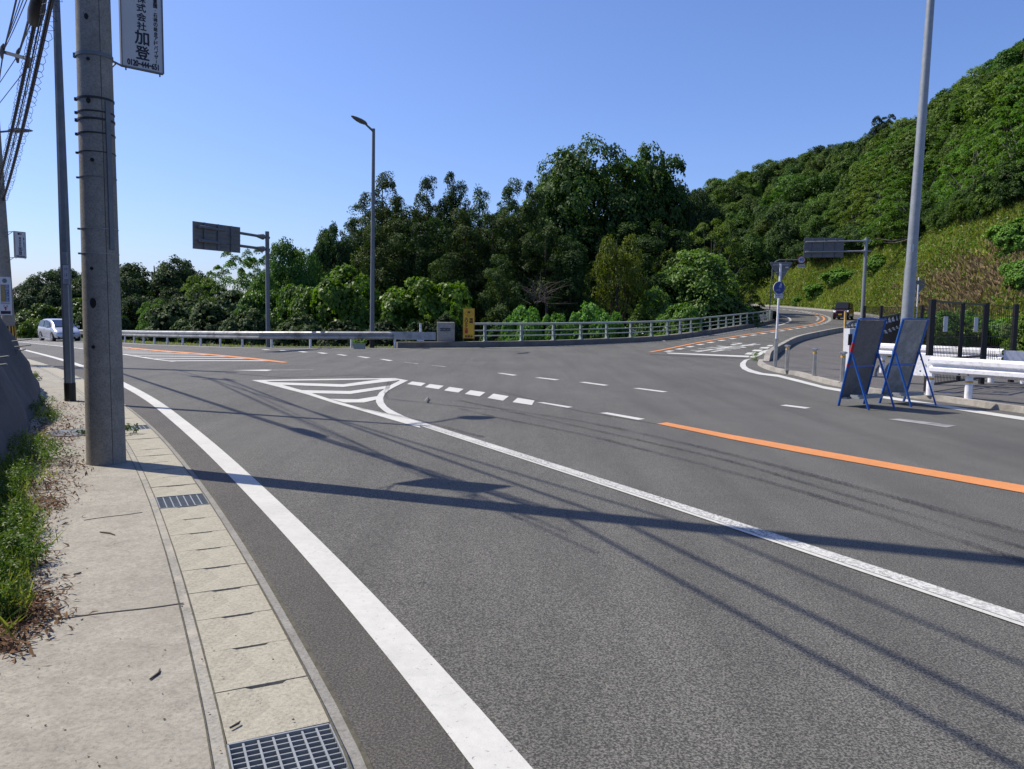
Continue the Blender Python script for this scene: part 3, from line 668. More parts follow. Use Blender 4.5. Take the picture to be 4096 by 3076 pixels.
for px, py, w, h in ((205, 48, .018, .028), (209, 138, .016, .016), (210, 226, .02, .028), (218, 352, .018, .018), (218, 582, .016, .016), (221, 655, .028, .05), (222, 748, .017, .017)):
    c = at(px * 1.8517, py * 1.8517, UP.y); z = c.z; r = rp_(z); dx = c.x - UP.x; mb = MB()
    n = Vector((dx, -math.sqrt(max(.001, r * r - dx * dx)), 0)).normalized(); o = Vector((UP.x, UP.y, z)) + n * (r + .002)
    mb.prism(circ(w, 16, h), o, Vector((-n.y, n.x, 0)), (0, 0, 1), .012); mb.build('bolt_hole', M['dark'], p)
mb = MB(); x_ = .16
for za, zb in ((zpx(540, UP.y), zpx(222, UP.y)),):
    n = Vector((.9, -.43, 0)).normalized()
    mb.bar(Vector((UP.x, UP.y, za)) + n * (rp_(za) + .006), Vector((UP.x, UP.y, zb)) + n * (rp_(zb) + .006), .05, .014, (n.x, n.y, 0))
mb.build('cable_duct', M['galvd'], p)
n = Vector((.72, -.69, 0)).normalized(); mb = MB(); mb.bar(Vector((UP.x, UP.y, UP.z)) + n * .184, Vector((UP.x, UP.y, 5)) + n * rp_(5) - n * .0008, .004, .004, n); mb.build('seam', M['dark'], p)

def banner(bl, br, h, parent_pole, label, full, px_pole):
    # bl, br = lower corners; the face looks at the camera side
    R = (br - bl); R.z = 0; w = R.length; R.normalize(); U = Vector((0, 0, 1)); N = R.cross(U)
    t = thing('banner_sign', label, 'sign', bl + R * w / 2, 'pole banners of the stone company')
    mb = MB(); mb.prism([(0, 0), (w, 0), (w, h), (0, h)], bl, R, U, .03); mb.build('panel', M['signfar' if full else 'signw'], t)
    fr_ = MB(); e = .007
    for a, b in (((0, 0), (w, 0)), ((0, h), (w, h)), ((0, 0), (0, h)), ((w, 0), (w, h))):
        fr_.bar(bl + R * a[0] + U * a[1], bl + R * b[0] + U * b[1], e * 1.6, .05, N)
    fr_.build('frame', M['signback'], t)
    ink = MB(); o = bl + N * .0175
    cs = .155 if not full else .155
    k = w / .46
    cx = w * .52; y = h * .104
    def L(ch, x, y, ww, hh, bold=.0): letter(ink, ch, x, y, ww * k, hh * k, o, R, U, True, bold * k)
    tel = '0120-444-651'
    for i, ch in enumerate(tel):
        L(ch, w * (.13 + .775 * (i + .5) / 12), .06 * k, .028 if ch != '-' else .018, .064 if ch != '-' else .011, .0032)
    L('登', w * .5, .19 * k, .15, .15, .004); L('加', w * .49, .36 * k, .155, .155, .004)
    yy = .49
    for ch in '社会式株': L(ch, w * .49, yy * k, .1, .09, .0025); yy += .103
    yy = .124
    col = '霊園・石碑の総合アドバイザー'
    for ch in col[::-1]:
        if ch == 'ー': L(ch, w * .83, yy * k, .007, .04)
        elif ch == '・': L(ch, w * .83, yy * k, .01, .01)
        else: L(ch, w * .83, yy * k, .043, .046, .0014)
        yy += .0527
    ink.build('lettering', M['ink'], t)
    em = MB(); c = o + R * w * .5 + U * (yy * k + .06 * k)
    c = o + R * w * .48 + U * (h - .09 * k)
    em.prism([(x, y) for x, y in circ(.09 * k, 24, .05 * k) if x < .01 * k], c, R, U, .002)
    for i in range(4):
        t0 = .02 + i * .017
        em.prism([(t0 * k, -.045 * k * (1 - i * .2)), ((t0 + .009) * k, -.042 * k * (1 - i * .2)), ((t0 + .015) * k, .042 * k * (1 - i * .15)), ((t0 + .005) * k, .045 * k * (1 - i * .15))], c, R, U, .002)
    em.build('emblem', M['ink'], t)
    br_ = MB()
    for hh in (0, h):
        a = bl + U * hh; q = Vector((px_pole.x, px_pole.y, a.z)); d = (a - q); d.z = 0; d = d.normalized()
        br_.tube([q + d * .14, a, a + R * w], .011, 6)
        br_.tube([q + d * .16 - U * .13, q + d * (.16 + .05) - U * .12, a - d * .1 - U * .01], .009, 6)
        for xx in (.1, .92): br_.tube([a + R * w * xx - U * .035, a + R * w * xx], .008, 5)
    br_.build('bracket', M['galvd'], t)
    return t
bl, br = at(*VV((262.5, 142))[0], 8.47), at(*VV((352, 157))[0], 8.75); br.z = bl.z = 4.13
banner(bl, br, 1.08, UP, 'large grey white vertical banner sign cut by the top edge, fixed to the thick pole', False, UP)

FP = at(17 * 1.8517, 676 * 1.8517, 24.2); FP = Vector((FP.x + .03 * FP.z, 24.2, T(FP.x, 24.2)))
p = thing('utility_pole', 'concrete utility pole at the left picture edge with black and yellow striped guard', 'utility pole', FP)
LEAN = Vector((-.03, 0, 1))
def fpz(z): return FP + LEAN * z
mb = MB(); mb.tube([fpz(z) for z in (-.1, 3, 6, 9, 11.5)], [.18, .165, .15, .135, .12], 28); mb.build('shaft', M['poleconc'], p, smooth=True)
def far_at(px, py): return at(px * 1.8517, py * 1.8517, FP.y - .3)
z_g0, z_g1 = far_at(15, 748).z, far_at(15, 705).z
for i, (m, a, b) in enumerate((('black', 0, 1),)):
    mb = MB(); mb.tube([fpz(z_g0 - FP.z), fpz(z_g1 - FP.z)], .187, 28); mb.build('guard', M['black'], p)
st = MB()
for k in range(14):
    t = 2 * math.pi * k / 14; d = Vector((math.cos(t), math.sin(t), 0)); tt = Vector((-d.y, d.x, 0))
    a = fpz(z_g0 - FP.z) + d * .189; b = fpz(z_g1 - FP.z) + d * .189; st.bar(a, b, .035, .004, d)
st.build('yellow_stripe', M['plate'], p)
# flat advertising plate wrapped on the pole
def plate_sign():
    zt, zb = far_at(18, 598).z, far_at(22, 681).z; R, U = Vector((1, 0, 0)), Vector((0, 0, 1)); w = .36; o = Vector((FP.x + .03, FP.y - .2, zb)); h = zt - zb
    t = thing('plate_sign', 'narrow white dental clinic plate with yellow and blue strips on the far left pole', 'sign', o)
    mb = MB(); mb.prism([(-w / 2, 0), (w / 2, 0), (w / 2, h - .04), (w / 2 - .04, h), (-w / 2 + .04, h), (-w / 2, h - .04)], o, R, U, .02); mb.build('panel', M['signfar'], t)
    N = R.cross(U); f = o + N * .012
    def blk(x0, x1, y0, y1, m, nm, e=.0): q = MB(); q.prism([(x0, y0), (x1, y0), (x1, y1), (x0, y1)], f + N * e, R, U, .002); q.build(nm, M[m], t)
    blk(-w * .36, 0, h * .35, h * .8, 'dimyellow', 'yellow_strip'); blk(0, w * .36, h * .35, h * .8, 'dimblue', 'blue_strip')
    blk(-w * .42, w * .42, h * .03, h * .11, 'ink', 'black_strip')
    q = MB(); 
    for i, ch in enumerate('デンタル'): letter(q, ch, w * .18, h * (.62 - i * .077), w * .26, h * .06, f + N * .002, R, U)
    for i, ch in enumerate('吉田'): letter(q, ch, w * .18, h * (.765 - i * .07), w * .26, h * .055, f + N * .002, R, U)
    q.build('white_lettering', M['signw'], t)
    q = MB()
    for i, ch in enumerate('西田橋前'): letter(q, ch, w * (-.3 + i * .2), h * .31, w * .18, h * .045, f, R, U)
    for i, ch in enumerate('G8'): letter(q, ch, w * (-.12 + i * .26), h * .235, w * .13, h * .05, f, R, U)
    q.build('lettering', M['ink'], t)
    q = MB(); q.prism([(-.02, 0), (.02, 0), (.02, .06), (.06, .06), (0, .12), (-.06, .06), (-.02, .06)], f + U * h * .125, R, U, .002); q.build('arrow', M['inkred'], t)
    q = MB(); q.prism(circ(.075, 18, .07), f + U * h * .9, R, U, .002); q.build('emblem', M['galvd'], t)
plate_sign()
bl, br = at(*VV((32, 556))[0], 23.7), at(*VV((56, 558))[0], 24.0); br.z = bl.z; h_ = far_at(30, 501).z - bl.z
banner(bl, br, h_, FP, 'small complete banner sign with shell emblem high on the far left pole', True, fpz(bl.z))
def lamp_head(mb, c, d, L=.62, w=.15):          # cobra lamp: flattened teardrop along d
    d = d.normalized(); s = Vector((-d.y, d.x, 0)).normalized(); u = Vector((0, 0, 1)); n = 12; rings = []
    for t, wr, hr in ((0, .3, .4), (.08, .6, .75), (.25, .95, 1), (.5, 1, .95), (.75, .75, .7), (.93, .4, .4), (1, .12, .1)):
        q = c + d * (t * L); rings.append([q + s * math.cos(2 * math.pi * k / n) * w * wr + u * (math.sin(2 * math.pi * k / n) * (.085 if math.sin(2 * math.pi * k / n) > 0 else .05) * hr) for k in range(n)])
    mb.add([v for r in rings for v in r], [(i * n + j, i * n + (j + 1) % n, (i + 1) * n + (j + 1) % n, (i + 1) * n + j) for i in range(6) for j in range(n)] + [tuple(range(n)), tuple(6 * n + j for j in range(n))])
t = thing('pole_lamp', 'small street lamp on an arm of the far left utility pole', 'street lamp', far_at(5, 282))
a = far_at(0, 279); mb = MB(); mb.tube([Vector((FP.x - .1, FP.y, a.z - .02)), far_at(22, 283)], .03, 8); mb.build('arm', M['galvd'], t)
mb = MB(); lamp_head(mb, far_at(20, 283), Vector((1, -.1, 0)), .75, .13); mb.build('lamp_head', M['galvd'], t, smooth=True)
t = thing('crossarm', 'steel crossarm with two insulators carrying power lines, upper left corner', 'crossarm', far_at(30, 122))
mb = MB(); ca, cb = at(*VV((-30, 102))[0], 22), at(*VV((67, 129))[0], 20.5); mb.bar(ca, cb, .09); mb.build('arm', M['galvd'], t)
for px, py in ((7, 108), (41, 117), (64, 128)):
    q = at(px * 1.8517, py * 1.8517, 21); mb = MB(); mb.tube([q + Vector((-.1, .1, -.18)), q + Vector((-.05, 0, -.08)), q + Vector((0, -.05, .06)), q + Vector((.08, -.1, .12))], [.03, .055, .035, .02], 8); mb.build('insulator', M['galvd'], t)
# second crossarm pole that carries them stands left of the frame
OP = Vector((-20.5, 25.5, T(-20.5, 25.5))); mb = MB(); mb.tube([OP + Vector((0, 0, z)) for z in (-.1, 13)], [.18, .12], 16)
o = mb.build('utility_pole', M['poleconc'], origin=OP); tag(o, 'concrete utility pole outside the left edge carrying the crossarm', 'utility pole')

# ------------------------------------------------------------------ overhead cables
tanel = math.tan(math.radians(SUN_EL)); SH = Vector((-SUN_DIR.x, -SUN_DIR.y, 0)).normalized()
def cable_pts(a, b, sag, n=24): return [a.lerp(b, i / n) - Vector((0, 0, sag * 4 * (i / n) * (1 - i / n))) for i in range(n + 1)]
def z_on_pole(px):                              # height on the near pole whose shadow falls at that place
    q = G(*px); return (Vector((q.x, q.y, 0)) - Vector((UP.x, UP.y, 0))).length * tanel
NP2 = Vector((8.3, -20.5, 0)); 
zs = [z_on_pole(p) for p in ((2200, 2059), (2450, 2091), (2787, 2124))]
farz = [5.05, 5.5, 5.9]
def loops(mb, pts, r, every=.3, rad=.06):          # spiral hanger wound round a cable
    L = plen(pts); s = .4; q = []; ph = 0; rnd = random.Random(3)
    while s < L - .4:
        c, d = walk(pts, s); a, b = frame(d); k = rad * (.8 + .5 * rnd.random()); q.append(c + (a * math.cos(ph) + b * math.sin(ph)) * k - Vector((0, 0, rad * .6))); ph += .9; s += every * .9 / 6.283
    mb.tube(q, r, 4, False)
for i, (zn, zf, r, lab) in enumerate(zip((zs[0], zs[0] + .16, zs[0] + .34), (5.05, 5.2, 5.4), (.024, .012, .022), ('thick black telephone cable with spiral hanger loops, rightmost of the bundle at upper left', 'thin black cable strung between the thick cables at the upper left', 'black cable with closely spaced lashing rings and a splice case, left of the bundle'))):
    off = Vector(((.12, 0, -.08)[i], 0, 0)); far = fpz(zf) + off * .8 + Vector((0, 0, 0)); near_ = Vector((UP.x, UP.y, zn)) + Vector((.05, -.16, 0)) + off * .3
    pts = cable_pts(far, near_, .25); pts2 = cable_pts(near_, NP2 + Vector((0, 0, zn + .2)) + off, .5)
    t = thing('overhead_cable', lab, 'cable', near_, 'overhead cables along the sidewalk')
    mb = MB(); mb.tube(pts + (pts2[1:] if i == 0 else []), r, 6); mb.tube([p + Vector((.02, 0, -.05)) for p in pts], r * .6, 5); mb.build('conductor', M['wirem'], t)
    if i != 1:
        mb = MB(); loops(mb, pts, .004, .34 if i == 0 else .24, .095 if i == 0 else .06); mb.build('hanger_ring', M['wirem'], t)
    if i == 2:
        c, d = walk(pts, plen(pts) * .74); mb = MB(); mb.tube([c - d * .5, c - d * .4, c, c + d * .38, c + d * .5], [.04, .1, .115, .1, .04], 12); mb.build('splice_case', M['wirem'], t, smooth=True)
for i, (zn, fz_, lab) in enumerate(((zs[1], 8.6, 'insulated drop cable tied to the thick pole above the picture, middle of the shadow lines'), (zs[2], 9.0, 'upper insulated cable tied to the thick pole above the picture'))):
    a, b = at(*VV((41 - 34 * i, 114))[0], 21.5), Vector((UP.x, UP.y, zn)); q = cable_pts(a, b, .2) + cable_pts(b, NP2 + Vector((.4 * i, 0, zn + .2)), .5)[1:]
    mb = MB(); mb.tube(q, .02 + .005 * (1 - i), 5); tag(mb.build('power_line', M['wirem'], origin=a), lab, 'power line')
for i, (pa, ya, pb, yb, lab) in enumerate((((7, 105), 21, (45, -20), 14, 'thin power line, leftmost wire in the upper left corner'), ((7, 105), 21, (52, -20), 14, 'thin power line, second wire from the left in the upper left corner'), ((9, 107), 21, (60, -20), 13.8, 'thin power line, third wire from the left in the upper left corner'), ((41, 114), 21, (83, -15), 13.5, 'single thin power line rising from the inner insulator of the crossarm'))):
    a, b = at(*VV(pa)[0], ya), at(*VV(pb)[0], yb); d = b - a; mb = MB(); mb.tube(cable_pts(a, a + d * 1.9, .1, 8), .009, 5)
    if i < 3: mb.tube([a, a - d * .5 + Vector((0, 0, -.6))], .009, 5)
    tag(mb.build('power_line', M['wirem'], origin=a), lab, 'power line', 'power lines in the upper left corner')
for i, (a, b, lab) in enumerate((((35, 125), (-8, 190), 'slanting service wire below the crossarm, upper of two at the left edge'), ((62, 142), (-8, 232), 'slanting service wire below the crossarm, lower of two at the left edge'))):
    a, b = at(*VV(a)[0], 20.8), at(*VV(b)[0], 23); mb = MB(); mb.tube([a, b], .011, 5); tag(mb.build('power_line', M['wirem'], origin=a), lab, 'power line', 'service wires at the left edge')

# ------------------------------------------------------------------ lamps
LP = G(*VV((152, 866))[0], .034); LP.z = T(LP.x, LP.y) + .034
t = thing('street_lamp', 'slim dark steel street lamp post with black base, left of the thick pole', 'street lamp', LP)
lean = Vector((-.002, 0, 1))
def lpz(z): return LP + lean * z
mb = MB(); mb.tube([lpz(z) for z in (.3, 3, 6, 8.4, 8.9)], [.088, .083, .062, .047, .045], 8); mb.build('post', M['galvd'], t)
mb = MB(); mb.tube([lpz(-.02), lpz(.32)], .092, 16); mb.build('base_sleeve', M['black'], t)
zt = at(*VV((140, 545))[0], LP.y).z - LP.z; mb = MB()
mb.bar(lpz(.32) + Vector((.035, -.085, 0)), lpz(zt) + Vector((.035, -.08, 0)), .085, .03, (0, -1, 0)); mb.build('cable_cover', M['galv'], t)
za, zb = (at(*VV((148, y))[0], LP.y).z for y in (615, 572)); o = Vector((LP.x + .05, LP.y - .105, za)); hh = zb - za
nt_ = MB(); nt_.prism([(-.06, 0), (.07, 0), (.07, hh), (-.06, hh)], o, (1, -.25, 0), (0, 0, 1), .006); tg = nt_.build('number_tag', M['signfar'], t)
q = MB(); R = Vector((1, -.25, 0)).normalized(); N = R.cross(Vector((0, 0, 1))); f = o + N * .0045
for i, c_ in enumerate('14'): letter(q, c_, -.015 + i * .035, hh * .47, .025, .07, f, R, (0, 0, 1))
for i, c_ in enumerate('箕面'): letter(q, c_, -.01 + i * .04, hh * .77, .028, .03, f, R, (0, 0, 1))
for y in (.06, .12, .18, .24): q.prism([(-.03, hh * y), (.055, hh * y), (.055, hh * y + .006), (-.03, hh * y + .006)], f, R, (0, 0, 1), .001)
for b4 in ((-.06, 0, .07, .006), (-.06, hh - .006, .07, hh), (-.06, 0, -.054, hh), (.064, 0, .07, hh)): q.prism([(b4[0], b4[1]), (b4[2], b4[1]), (b4[2], b4[3]), (b4[0], b4[3])], f, R, (0, 0, 1), .001)
q.build('tag_print', M['ink'], tg)
v2, v3 = G(1833, 1672), G(1982, 1669); a = lpz(8.45)
ha = Vector((v2.x, v2.y, 0)) - SH * (9.05 / tanel); ha.z = 9.05
hb_ = Vector((v3.x, v3.y, 0)) - SH * (9.2 / tanel); hb_.z = 9.2
mb = MB(); mb.tube([a, a.lerp(ha, .5) + Vector((0, 0, .1)), ha, ha.lerp(hb_, .2)], [.04, .035, .03, .03], 8); mb.build('arm', M['galvd'], t)
d = hb_ - ha; mb = MB(); lamp_head(mb, ha, d, d.length, .25); mb.build('lamp_head', M['galvd'], t, smooth=True)

LM = Vector((-6.5, 36.75, 0)); LM.z = T(LM.x, LM.y) - .05
def lm(px, py): return at(px * 1.8517, py * 1.8517, LM.y)
LM.x = lm(803.5, 740).x
t = thing('street_lamp', 'tall steel street lamp with drooping head standing behind the guardrail', 'street lamp', LM)
tp = lm(807, 278); mb = MB(); mb.tube([LM, LM.lerp(tp, .5), tp], [.105, .09, .07], 14); mb.build('post', M['galvd'], t, smooth=True)
mb = MB(); mb.tube([LM + Vector((0, 0, -.1)), LM + Vector((0, 0, .62))], .112, 14); mb.build('base_sleeve', M['black'], t)
e1, e2, e3 = lm(807, 284), lm(793, 273), lm(770, 264.5); e2.y -= .5; e3.y -= 1.3
mb = MB(); mb.tube([lm(806, 291), e1, e2], [.05, .055, .04], 8); mb.build('arm', M['galvd'], t)
mb = MB(); dd = e3 - e2; lamp_head(mb, e2 - dd.normalized() * .1, dd, dd.length + .05, .2); mb.build('lamp_head', M['galvd'], t, smooth=True)

LR = Vector((9.45, 19.2, .1)); LR.x = at(*VV((1953, 760))[0], LR.y).x
t = thing('street_lamp', 'thick galvanised street lamp post rising behind the blue board frames', 'street lamp', LR)
tp = at(*VV((2010.5, 0))[0], LR.y); d = tp - LR; mb = MB(); mb.tube([LR, LR + d * .31], [.15, .132], 24); mb.tube([LR + d * .31, LR + d, LR + d * 1.15], [.122, .086, .08], 24); mb.build('post', M['galv'], t, smooth=True)
c = LR + d * ((at(*VV((1960, 537))[0], LR.y).z - .1) / d.z); mb = MB(); R = Vector((1, -.1, 0)).normalized()
mb.prism([(-.05, -.09), (.03, -.09), (.03, .09), (-.05, .09)], c + Vector((-.06, -.13, 0)), R, (0, 0, 1), .01); mb.build('sticker', M['signw'], t)
mb = MB(); mb.bar(LR + Vector((.16, -.02, .1)), LR + d * .1 + Vector((.15, -.02, 0)), .05); mb.build('cable_duct', M['galvd'], t)
top_ = LR + d * 1.15; mb = MB(); mb.tube([top_, top_ + Vector((-.7, -.6, .35))], .04, 8); mb.build('arm', M['galv'], t)
mb = MB(); lamp_head(mb, top_ + Vector((-.7, -.6, .35)), Vector((-1, -.8, .1)), .8, .17); mb.build('lamp_head', M['galvd'], t, smooth=True)

# ------------------------------------------------------------------ overhead direction signs, seen from behind
def gantry(label, base, top, pans, arms, hang, nrib, thin, m, mtube, grp='overhead direction signs seen from behind'):
    t = thing('overhead_sign', label, 'road sign', base, grp)
    mb = MB(); mb.tube([base, top], [thin[0], thin[1]], 16); mb.build('post', M[mtube], t, smooth=True)
    (tl, tr, bl, br) = pans; mb = MB(); n = (tr - tl).cross(bl - tl).normalized(); n = n if n.y > 0 else -n
    mb.add([q + n * e for e in (0, .04) for q in (tl, tr, br, bl)], [(0, 1, 2, 3), (7, 6, 5, 4), (0, 4, 5, 1), (1, 5, 6, 2), (2, 6, 7, 3), (3, 7, 4, 0)]); pn = mb.build('panel', M[m], t)
    mb = MB(); 
    for k in range(nrib):
        f = (k + .75) / (nrib + .5) if nrib > 2 else (k + .5) / nrib
        a, b = tl.lerp(tr, f), bl.lerp(br, f); mb.bar(a - n * .04, b - n * .04, .06, .07, n)
    for f in (.2, .37, .52, .68, .84): mb.bar(tl.lerp(bl, f) - n * .012, tr.lerp(br, f) - n * .012, .012, .02, n)
    mb.build('rib', M['signback' if m != 'signback' else 'galvd'], t)
    for (a, b) in arms:
        mb = MB(); mb.tube([a - n * hang, b], thin[2], 12); dd = (b - a).normalized(); mb.tube([b - dd * .55, b - dd * .1], [thin[2], thin[2] * 2.2], 10); mb.tube([b, b + dd * .35], thin[2], 10); mb.build('arm', M[mtube], t)
b0 = G(*VV((579, 750))[0]); Y = b0.y + .3
b0 = at(*VV((579.5, 750))[0], Y); tp = at(*VV((577, 500))[0], Y)
pl = [at(*VV((417, 477.5))[0], 33.6), at(*VV((519, 491))[0], 36), at(*VV((417.5, 537))[0], 33.6), at(*VV((519, 546.5))[0], 36)]
def armL(y0, y1, y2): return (at(*VV((427, y0))[0], 33.75), at(*VV((571, y1))[0], Y - .05))
gantry('back of a grey overhead road sign standing left of the tall lamp', b0, tp, pl, [armL(489, 512, 0), armL(519, 538, 0)], .1, 3, (.105, .095, .065), 'signback', 'galvd')
Y = 71.0; b0 = at(*VV((1861.5, 705))[0], Y); tp = at(*VV((1872, 513))[0], Y)
zr_ = fr(3000, 950, .22604)
pl = [at(*zr_((966, 8))[0], Y), at(*zr_((1668, 5))[0], Y), at(*zr_((942, 352))[0], Y), at(*zr_((1652, 352))[0], Y)]
gantry('back of a grey overhead road sign above the hill road on the right', b0, tp, pl, [(at(*zr_((980, 82))[0], Y), at(*zr_((2070, 58))[0], Y)), (at(*zr_((968, 258))[0], Y), at(*zr_((2062, 240))[0], Y))], .12, 3, (.17, .15, .07), 'signback', 'galv')

# ------------------------------------------------------------------ round signs
Ys = 71.5; b0 = at(3076, 1268, Ys); b0.z = T(b0.x, b0.y) - .1
t = thing('speed_sign', 'round red-ringed 40 speed limit sign on a curved arm above the bridge end', 'road sign', b0)
c = at(*zr_((911, 393))[0], Ys); px = lambda x, y: at(*zr_((x, y))[0], Ys)
mb = MB(); mb.tube([b0, px(372, 900), px(395, 560), px(410, 480), px(450, 428), px(520, 396), px(850, 394)], .05, 8); mb.build('post', M['galvd'], t)
R, U = Vector((1, 0, 0)), Vector((.0, 0, 1)); N = R.cross(U); rad = (px(988, 393) - px(834, 393)).length / 2
mb = MB(); mb.prism(circ(rad, 32), c, R, U, .03); mb.build('sign_disc', M['signred'], t)
mb = MB(); mb.prism(circ(rad * .74, 32), c + N * .018, R, U, .006); fc = mb.build('sign_face', M['signw'], t)
mb = MB(); letter(mb, '4', -rad * .27, 0, rad * .46, rad * .72, c + N * .024, R, U, True, .012); letter(mb, '0', rad * .28, 0, rad * .46, rad * .74, c + N * .024, R, U, True, .012); mb.build('numeral', M['numblue'], fc)
c2 = px(905, 508); w, h = (px(968, 508) - px(842, 508)).length, (px(905, 475) - px(905, 533)).length
mb = MB(); mb.prism([(-w / 2, -h / 2), (w / 2, -h / 2), (w / 2, h / 2), (-w / 2, h / 2)], c2, R, U, .02); sp_ = mb.build('sub_plate', M['signw'], t)
mb = MB()
for i, ch in enumerate('ここから'): letter(mb, ch, w * (-.36 + i * .24), 0, w * .2, h * .5, c2 + N * .014, R, U, True, .008)
mb.build('lettering', M['ink'], sp_)

b0 = G(*z5((1380, 1572))[0], .1); Y = b0.y; zs_ = fr(3040, 1020, .13852); px = lambda x, y, dy=0: at(*zs_((x, y))[0], Y + dy)
t = thing('road_sign', 'white signpost with triangle back, round blue sign and small plate', 'road sign', b0)
tp = px(600, 258); mb = MB(); mb.tube([b0.lerp(tp, .25), tp], .036, 14); mb.build('post', M['railw'], t, smooth=True)
mb = MB(); mb.tube([b0, b0.lerp(tp, .27)], .06, 16); mb.tube([b0.lerp(tp, .27), b0.lerp(tp, .28)], .068, 16); mb.build('base_sleeve', M['steel'], t, smooth=True)
P = [px(*q, .06) for q in ((300, 215), (320, 203), (920, 205), (940, 235), (620, 735), (600, 742), (575, 735), (290, 240))]
mb = MB(); n_ = len(P); mb.add(P + [q + Vector((0, .02, 0)) for q in P], [tuple(range(n_)), tuple(range(n_, 2 * n_))] + [(i, (i + 1) % n_, (i + 1) % n_ + n_, i + n_) for i in range(n_)]); mb.build('triangle_back', M['signback'], t)
mb = MB(); mb.bar(px(400, 285), px(818, 283), .03, .02); mb.bar(px(475, 497), px(712, 495), .03, .02); mb.build('clamp', M['galv'], t)
mb = MB(); q = px(775, 358, .045); mb.prism([(-.05, -.02), (.05, -.02), (.05, .02), (-.05, .02)], q, R, U, .004); mb.build('sticker', M['signw'], t)
c = px(549, 947, -.06); rr = (px(372, 947) - px(727, 947)).length / 2; RR = Vector((1, .25, 0)).normalized(); NN = RR.cross(U)
mb = MB(); mb.prism(circ(rr * 1.03, 40), c, RR, U, .02); dsc = mb.build('sign_disc', M['signw'], t)
mb = MB(); mb.prism(circ(rr, 40), c + NN * .012, RR, U, .004); fc = mb.build('sign_face', M['signblue'], dsc)
mb = MB(); f = c + NN * .016; s_ = rr
def fig(cx, cy, k):
    mb.prism([(cx + x * k, cy + y * k) for x, y in circ(.05, 10)], f + Vector((0, 0, 0)), RR, U, .002)
    mb.prism([(cx + x * k, cy + y * k) for x, y in ((-.06, -.08), (.06, -.08), (.1, -.12), (.11, -.32), (.08, -.32), (.06, -.2), (.06, -.62), (.01, -.62), (.0, -.36), (-.01, -.62), (-.06, -.62), (-.06, -.2), (-.09, -.3), (-.11, -.3), (-.1, -.12))], f, RR, U, .002)
fig(s_ * .28, s_ * .74, s_ * 1.15); fig(s_ * .0, s_ * .38, s_ * .6)
for cx in (-.5, .1):
    for i in range(14):
        a, b = 2 * math.pi * i / 14, 2 * math.pi * (i + 1) / 14
        mb.bar(f + RR * s_ * (cx + .17 * math.cos(a)) + U * s_ * (-.48 + .17 * math.sin(a)), f + RR * s_ * (cx + .17 * math.cos(b)) + U * s_ * (-.48 + .17 * math.sin(b)), .012 * s_ * 1.6, .002)
for a, b in (((-.5, -.48), (-.38, -.25)), ((-.38, -.25), (.02, -.25)), ((.02, -.25), (-.18, -.46)), ((-.18, -.46), (-.38, -.25)), ((-.18, -.46), (-.5, -.48)), ((.1, -.48), (-.02, -.15)), ((-.02, -.15), (.08, -.13)), ((-.42, -.2), (-.32, -.2))):
    mb.bar(f + RR * s_ * a[0] + U * s_ * a[1], f + RR * s_ * b[0] + U * s_ * b[1], .022 * s_, .002)
mb.build('pictogram', M['signfar'], fc)
c = px(541, 1187, -.06); w, h = (px(405, 1187) - px(675, 1187)).length, (px(541, 1125) - px(541, 1252)).length
mb = MB(); mb.prism([(-w / 2, -h / 2), (w / 2, -h / 2), (w / 2, h / 2), (-w / 2, h / 2)], c, RR, U, .02); sp_ = mb.build('sub_plate', M['signfar'], t)
mb = MB()
for i, ch in enumerate('自転車通行可'): letter(mb, ch, w * (-.4 + i * .16), h * .2, w * .14, h * .36, c + NN * .012, RR, U)
for i, ch in enumerate('ここから'): letter(mb, ch, w * (-.32 + i * .21), -h * .23, w * .17, h * .3, c + NN * .012, RR, U)
mb.build('lettering', M['ink'], sp_)
# small far sign behind the fence on the right
b0 = at(*z6((1022, 480))[0], 46); t = thing('road_sign', 'thin signpost with grey sign backs, just right of the thick lamp post', 'road sign', b0 - Vector((0, 0, 1.6)))
mb = MB(); mb.tube([b0 - Vector((0, 0, 1.8)), at(*z6((1049, 25))[0], 46)], .04, 8); mb.build('post', M['railw'], t)
mb = MB(); P = [at(*z6(q)[0], 46.1) for q in ((985, 105), (1130, 110), (1050, 195), (1030, 195))]; mb.add(P + [q + Vector((0, .03, 0)) for q in P], [(0, 1, 2, 3), (7, 6, 5, 4), (0, 4, 5, 1), (1, 5, 6, 2), (2, 6, 7, 3), (3, 7, 4, 0)]); mb.build('triangle_back', M['signback'], t)
mb = MB(); P = [at(*z6(q)[0], 45.9) for q in ((1000, 60), (1110, 60), (1110, 105), (1000, 105))]; mb.add(P + [q + Vector((0, .03, 0)) for q in P], [(0, 1, 2, 3), (7, 6, 5, 4), (0, 4, 5, 1), (1, 5, 6, 2), (2, 6, 7, 3), (3, 7, 4, 0)]); mb.build('disc_back', M['signback'], t)

